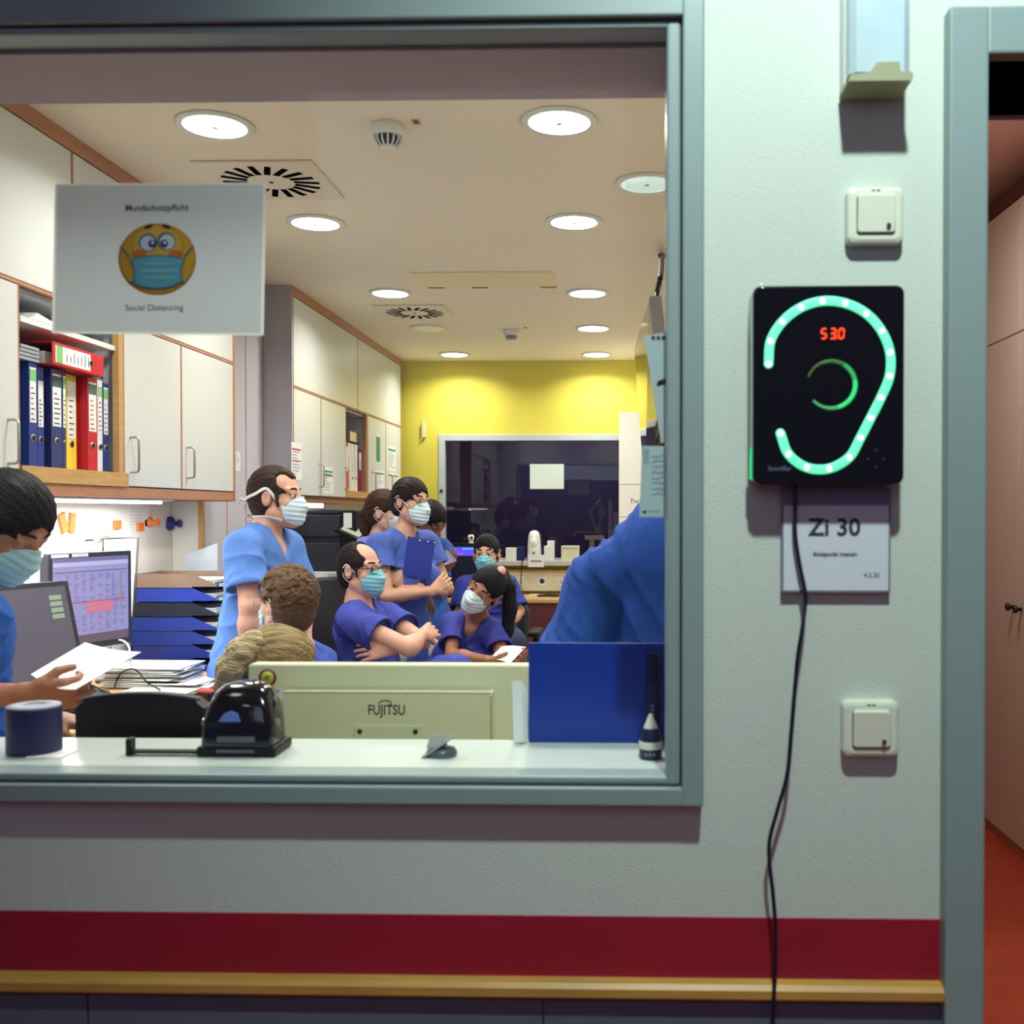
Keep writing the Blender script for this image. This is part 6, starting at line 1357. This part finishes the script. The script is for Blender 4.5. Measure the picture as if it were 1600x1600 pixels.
# P6: standing woman with clipboard
Y6 = 5.20; c = P(643, 783, Y6); t6 = scrub('dusty_blue', (72, 98, 180))
f6 = nrm(A_(.80, -.60, 0)); r6 = np.cross(f6, A_(0, 0, 1)); N6 = a3(P(631, 836, Y6)); U6 = A_(0, 0, 1)
sR, sL = N6 + r6 * .155 - U6 * .045, N6 - r6 * .155 - U6 * .045
eR = sR + f6 * .10 - U6 * .25 + r6 * .04; eL = sL + f6 * .10 - U6 * .235 - r6 * .05
wR = eR - r6 * .19 + f6 * .12 + U6 * .02; wL = eL + r6 * .20 + f6 * .05 + U6 * .0
p = person('person standing with arms crossed over a blue clipboard, dark hair, glasses', c, (.84, -.52, -.04), skin='olive', male=False, hs=.97, neck=N6, pel=a3(P(628, 1012, Y6 + .02)), sh=(sR, sL), el=(eR, eL), wr=(wR, wL), hand=(dict(d=-r6 * .7 + f6 * .1 + U6 * .45, n=-f6 * .6 - r6 * .5, curl=(.45, .45, .45, .45)), dict(d=r6 + f6 * .12, n=-f6 * .8, curl=(.3, .3, .3, .3))),
           top=t6, trousers=pm('white_trousers', (214, 216, 214), .8, noise=(9, .04)), seed=6, sleeve=.50, vneck=.12, bust=.05, loose=.008, h=.0042, tw=1.0)
mask(p, 'pale'); glasses(p, (60, 44, 44), .0013)
def fn(F):
    cap(F, .009, line=(0, .122, -.042), lr=(.086, .068, .118), nape=-.065)
    F.ell((0, -.118, .0), (.040, .036, .042), .02); F.ell((.0, -.105, -.045), (.034, .026, .035), .02)
hair(p, HAIR['dark'], fn)
q4 = [P(638, 838, Y6 - .17), P(680, 845, Y6 - .06), P(672, 906, Y6 - .10), P(630, 898, Y6 - .21)]
t = thing('clipboard', 'royal blue clipboard held against the chest of the standing woman with glasses', 'clipboard', q4[3]); mb = MB(); nb = Vector((-.55, .83, 0)) * -.006
mb.add(q4 + [v - nb for v in q4], [[3, 2, 1, 0], [4, 5, 6, 7], [0, 1, 5, 4], [1, 2, 6, 5], [2, 3, 7, 6], [3, 0, 4, 7]]); mb.build('board', pm('royal_blue_board', (18, 46, 150), .35), t)
for i, k in enumerate((.42, .72, .96)): v = q4[0].lerp(q4[1], k) + Vector((0, -.004, -.012)); mb = MB(); mb.sphere(v, .006); mb.build('rivet', M['metal'], t)

# P7, P8: two people behind
Y7 = 5.5; f7 = nrm(A_(.92, -.25, 0)); r7 = np.cross(f7, A_(0, 0, 1)); N7 = a3(P(592, 842, Y7))
p = person('person with long brown ponytail half hidden behind the standing woman with glasses', P(603, 800, Y7), (.95, -.15, -.02), skin='fair', male=False, hs=.97, neck=N7, pel=a3(P(596, 1000, Y7)), sh=(N7 + r7 * .15 - U6 * .045, N7 - r7 * .15 - U6 * .045), el=(N7 + r7 * .19 - U6 * .31, N7 - r7 * .19 - U6 * .31), wr=(N7 + r7 * .19 - U6 * .54 + f7 * .04, N7 - r7 * .19 - U6 * .54 + f7 * .04), top=scrub('lilac_blue', (104, 112, 204)), seed=7, sleeve=.6)
mask(p, 'pale')
def fn(F):
    cap(F, .009, line=(0, .12, -.042), lr=(.086, .070, .118), nape=-.065)
    pts = [(0, -.10, .02), (0, -.125, -.02), (0, -.12, -.09), (0, -.105, -.16)]
    for i, (r0, r1) in enumerate(((.026, .03), (.03, .032), (.032, .02))): F.cone(pts[i], pts[i + 1], r0, r1, .012)
hair(p, HAIR['brown'], fn)
Y8 = 5.95; N8 = a3(P(662, 846, Y8)); f8 = nrm(A_(.75, -.6, 0)); r8 = np.cross(f8, A_(0, 0, 1))
p = person('person with dark hair looking down at a sheet behind the standing woman with glasses', P(672, 815, Y8), (.72, -.45, -.55), skin='brown', eyes=False, male=False, hs=.97, neck=N8, pel=a3(P(668, 992, Y8)), sh=(N8 + r8 * .15 - U6 * .045, N8 - r8 * .15 - U6 * .045), el=(a3(P(656, 925, Y8 - .25)), a3(P(690, 922, Y8 - .04))), wr=(a3(P(664, 925, Y8 - .42)), a3(P(690, 893, Y8 - .3))), hand=(dict(d=(.2, -.1, -1), n=(-.3, .8, 0), curl=(.2, .25, .3, .3)), dict(d=(.5, -.3, .7), n=(-.2, .6, .6), curl=(.4, .4, .4, .4))), top=scrub('strong_blue', (36, 84, 166)), seed=8, sleeve=.7)
def fn(F): cap(F, .010, line=(0, .122, -.042), lr=(.086, .070, .118), nape=-.065); F.ell((0, -.11, .02), (.042, .04, .04), .02)
hair(p, HAIR['black'], fn)
def sheet(name, label, q, curve=.01, mat=None, n=6, printed=None):
    m_ = MB(); vs = []; a, b, c_, d = [Vector(v) for v in q]; nn = (b - a).cross(d - a).normalized()
    for j in range(n + 1):
        for i in range(n + 1):
            s, t_ = i / n, j / n; v = (a.lerp(b, s)).lerp(d.lerp(c_, s), t_); vs.append(v + nn * curve * math.sin(PI * s) * (1 - .5 * t_))
    fs = [[j * (n + 1) + i, j * (n + 1) + i + 1, (j + 1) * (n + 1) + i + 1, (j + 1) * (n + 1) + i] for j in range(n) for i in range(n)]
    m_.add(vs, fs, 0, True); m_.add([v + nn * .0008 for v in vs], [list(reversed(f)) for f in fs], 0, True)
    return single(name, m_, mat or M['paper'], label, 'paper')
sheet('paper_sheet', 'white sheet held by the dark haired person looking down', [P(682, 870, Y8 - .36), P(700, 860, Y8 - .38), P(714, 876, Y8 - .42), P(690, 884, Y8 - .40)], .01, pm('lilac_sheet', (186, 180, 200), .8))

# P9: seated woman facing the camera
Y9 = 6.30; c = P(760, 865, Y9)
p = person('person sitting in dark blue scrubs facing the viewer, black hair, blue mask', c, (-.04, -1, .0), skin='olive', male=False, hs=.96, neck=P(758, 903, Y9), pel=P(764, 1000, Y9 + .06), sh=(P(728, 915, Y9), P(793, 915, Y9)), el=(P(718, 958, Y9 - .08), P(811, 955, Y9 - .04)), wr=(P(742, 990, Y9 - .25), P(790, 983, Y9 - .22)), hand=(None, dict(d=(-.4, -.5, -.7), n=(-.8, .3, -.2))), kn=(P(735, 1003, Y9 - .42), P(800, 1003, Y9 - .42)), top=scrub('dark_blue', (38, 54, 146)), trousers=pm('slate_trousers', (40, 52, 84), .8), seed=9, sleeve=.86, vneck=.06, loose=.012)
mask(p, 'teal')
def fn(F): cap(F, .008, line=(0, .120, -.045), lr=(.080, .068, .118), nape=-.06, ears=False); F.ell((0, -.10, .0), (.04, .035, .04), .02)
hair(p, HAIR['black'], fn)

# P10: bending woman with long ponytail
Y10 = 5.02; c = P(757, 921, Y10 - .12); t10 = scrub('indigo', (56, 62, 152))
p = person('person bending forward with head tilted, long dark ponytail, holding a sheet', c, (-.30, -.94, -.12), up=(.62, .1, .78), skin='warm', male=False, hs=.98, neck=P(744, 962, Y10), pel=P(722, 1072, Y10 + .22), sh=(P(706, 978, Y10 + .0), P(776, 990, Y10 - .04)), el=(P(706, 1024, Y10 - .16), P(784, 1024, Y10 - .12)), wr=(P(766, 1032, Y10 - .30), P(796, 1033, Y10 - .30)),
           hand=(dict(d=(1, -.1, -.05), n=(0, .3, 1), curl=(.35, .4, .45, .5), thumb=-1), dict(d=(.5, -.6, .1), n=(-.6, .2, .5), curl=(.4, .4, .4, .4))), kn=(P(768, 1066, Y10 - .26), P(822, 1066, Y10 - .2)), top=t10, seed=10, sleeve=.66, vneck=.10, bust=.06, loose=.008, h=.0042, tw=1.05)
mask(p, 'pale')
def fn(F):
    cap(F, .009, line=(0, .122, -.042), lr=(.086, .070, .120), nape=-.065)
    b = wl(p, P(786, 897, Y10 - .06)); pts = [b] + [wl(p, P(x, y, Y10 - .06)) for x, y in ((795, 918), (797, 950), (793, 985), (786, 1012))]
    F.cone((0, -.06, .07), b, .035, .024, .03)
    for i, (r0, r1) in enumerate(((.026, .034), (.034, .036), (.036, .032), (.032, .014))): F.cone(pts[i], pts[i + 1], r0, r1, .015)
hair(p, HAIR['black'], fn, lo=(-.35, -.35, -.40), hi=(.35, .25, .2), disp=.0012)
q = MB(); b = wl(p, P(783, 892, Y10 - .14)); q.sphere(b, .024); o = q.build('hair_tie', pm('pink_hair_tie', (220, 160, 150), .6), p['ob'], True); o.matrix_basis = p['M']
sheet('paper_sheet', 'white sheet in the hands of the bending person with the ponytail', [P(762, 1032, Y10 - .30), P(797, 1037, Y10 - .40), P(822, 1011, Y10 - .34), P(784, 1010, Y10 - .22)], .012)

# P11: large back in the right foreground
Y11 = 2.55; c = P(1082, 692, Y11 + .04); t11 = scrub('bright_blue', (12, 68, 154))
p = person('person standing with their back to the window at its right edge, bright blue scrubs', c, (.25, .97, -.05), skin='fair', neck=P(1068, 800, Y11), pel=P(1060, 1130, Y11), sh=(P(1160, 900, Y11 + .02), P(938, 906, Y11 - .02)), el=(P(1158, 1070, Y11 + .06), P(892, 1050, Y11 - .02)), wr=(P(1120, 1120, Y11 + .24), P(930, 1120, Y11 + .2)), top=t11, seed=11, sleeve=.9, vneck=0, loose=.022, fold=.006, h=.0048, tw=1.12)
def fn(F): cap(F, .012, line=(0, .122, -.042), lr=(.086, .070, .118), nape=-.09)
hair(p, HAIR['brown'], fn, disp=.003)
# reading sheet of the woman at the left edge
sheet('paper_sheet', 'large white printed sheet in the hand of the black haired reader at left', [P(48, 1054, 2.30), P(118, 1078, 2.16), P(221, 1019, 2.42), P(133, 1004, 2.62)], -.012, pm('printed_sheet', (226, 226, 224), .7, noise=(28, .05)))

# ------------------------------------------------------------------ office chairs
def office_chair(x, y, fdir, label, arms=True, z=.47, bh=.5):
    f = nrm(A_(fdir[0], fdir[1], 0)); t = thing('office_chair', label, 'chair', (x, y, 0), None); Fm = frame_at((x, y, 0), f)
    bl = pm('black_chair_cover', (20, 22, 34), .55, noise=(30, .1))
    m_ = MB(); m_.M = Fm; m_.box(-.24, .24, -.26, .22, z - .04, z + .03, .03, seg=3); m_.build('seat', bl, t)
    m_ = MB(); m_.M = Fm @ Matrix.Translation((0, .25, z + .34)) @ Matrix.Rotation(math.radians(-14), 4, 'X'); m_.slab(-.22, .22, -.24, bh - .24, -.03, .03, .07, n=8, bev=.02); m_.build('backrest', bl, t)
    m_ = MB(); m_.M = Fm; m_.tube([(0, .1, z - .05), (0, .27, z - .03), (0, .32, z + .2)], .022, 8); m_.cyl((0, 0, .1), (0, 0, z - .04), .028); m_.build('column', M['black'], t)
    for k in range(5):
        a = 2 * PI * k / 5 + .3; m_ = MB(); m_.M = Fm; m_.tube([(0, 0, .1), (.28 * math.cos(a), .28 * math.sin(a), .075)], [.03, .018], 8); lg = m_.build('base_arm', M['black'], t)
        m_ = MB(); m_.M = Fm; m_.cyl((.28 * math.cos(a) - .02, .28 * math.sin(a), .03), (.28 * math.cos(a) + .02, .28 * math.sin(a), .03), .03, n=16); m_.build('caster', M['black'], lg)
    if arms:
        for s_ in (-1, 1):
            m_ = MB(); m_.M = Fm; m_.box(s_ * .29 - .035, s_ * .29 + .035, -.14, .12, z + .2, z + .235, .012); m_.tube([(s_ * .29, 0, z + .2), (s_ * .29, 0, z - .02), (s_ * .2, 0, z - .03)], .018, 8); m_.build('armrest', M['black'], t)
    return t
q = P(566, 1085, Y5 + .02); office_chair(q.x, q.y, (.85, -.5), 'black office chair under the sitting person with crossed arms', False, .455, bh=.56)
q = P(764, 1000, Y9); office_chair(q.x, q.y + .02, (-.03, -1), 'black office chair with armrests under the person facing the viewer', True, .46, bh=.28)
# ------------------------------------------------------------------ lights and world
W = bpy.data.worlds.new('world'); SC.world = W; W.use_nodes = True
bg = W.node_tree.nodes['Background']; bg.inputs['Color'].default_value = (.30, .27, .48, 1); bg.inputs['Strength'].default_value = .26
# corridor ceiling light, high, a little to the right of the window edge
sp = bpy.data.lights.new('corridor_lamp', 'SPOT'); sp.energy = 195; sp.color = (.82, 1.0, .93); sp.spot_size = math.radians(104); sp.spot_blend = .9; sp.shadow_soft_size = .05
so = bpy.data.objects.new('corridor_lamp', sp); COL.objects.link(so); so.location = (.22, .42, 3.15)
so.rotation_euler = (Vector((.80, 1.5, 1.30)) - so.location).to_track_quat('-Z', 'Y').to_euler()
area('corridor_fill', (-.6, -1.2, 2.5), 1.2, 6, (.7, .85, 1.0), (Vector((-.6, 1.5, .9)) - Vector((-.6, -1.2, 2.5))).to_track_quat('-Z', 'Y').to_euler(), 'SQUARE')
area('side_room_lamp', (1.1, 3.6, 2.75), .35, 15, (1, .90, .84))
SC.view_settings.view_transform = 'Standard'; SC.view_settings.look = 'None'; SC.view_settings.exposure = 0
area('ward_fill', (-.6, 10.4, 2.8), .5, 26, (.8, .74, 1))  # added purple fill, lifts the black ward to a haze; no lamp seen
for x_ in (-1.3, -.2): area('downlight_lamp', (x_, 2.1, CEIL - .02), .19, 9, (1, .97, .92), spread=2.6)  # unseen lamps without fittings, added in downlight spacing to brighten the sill
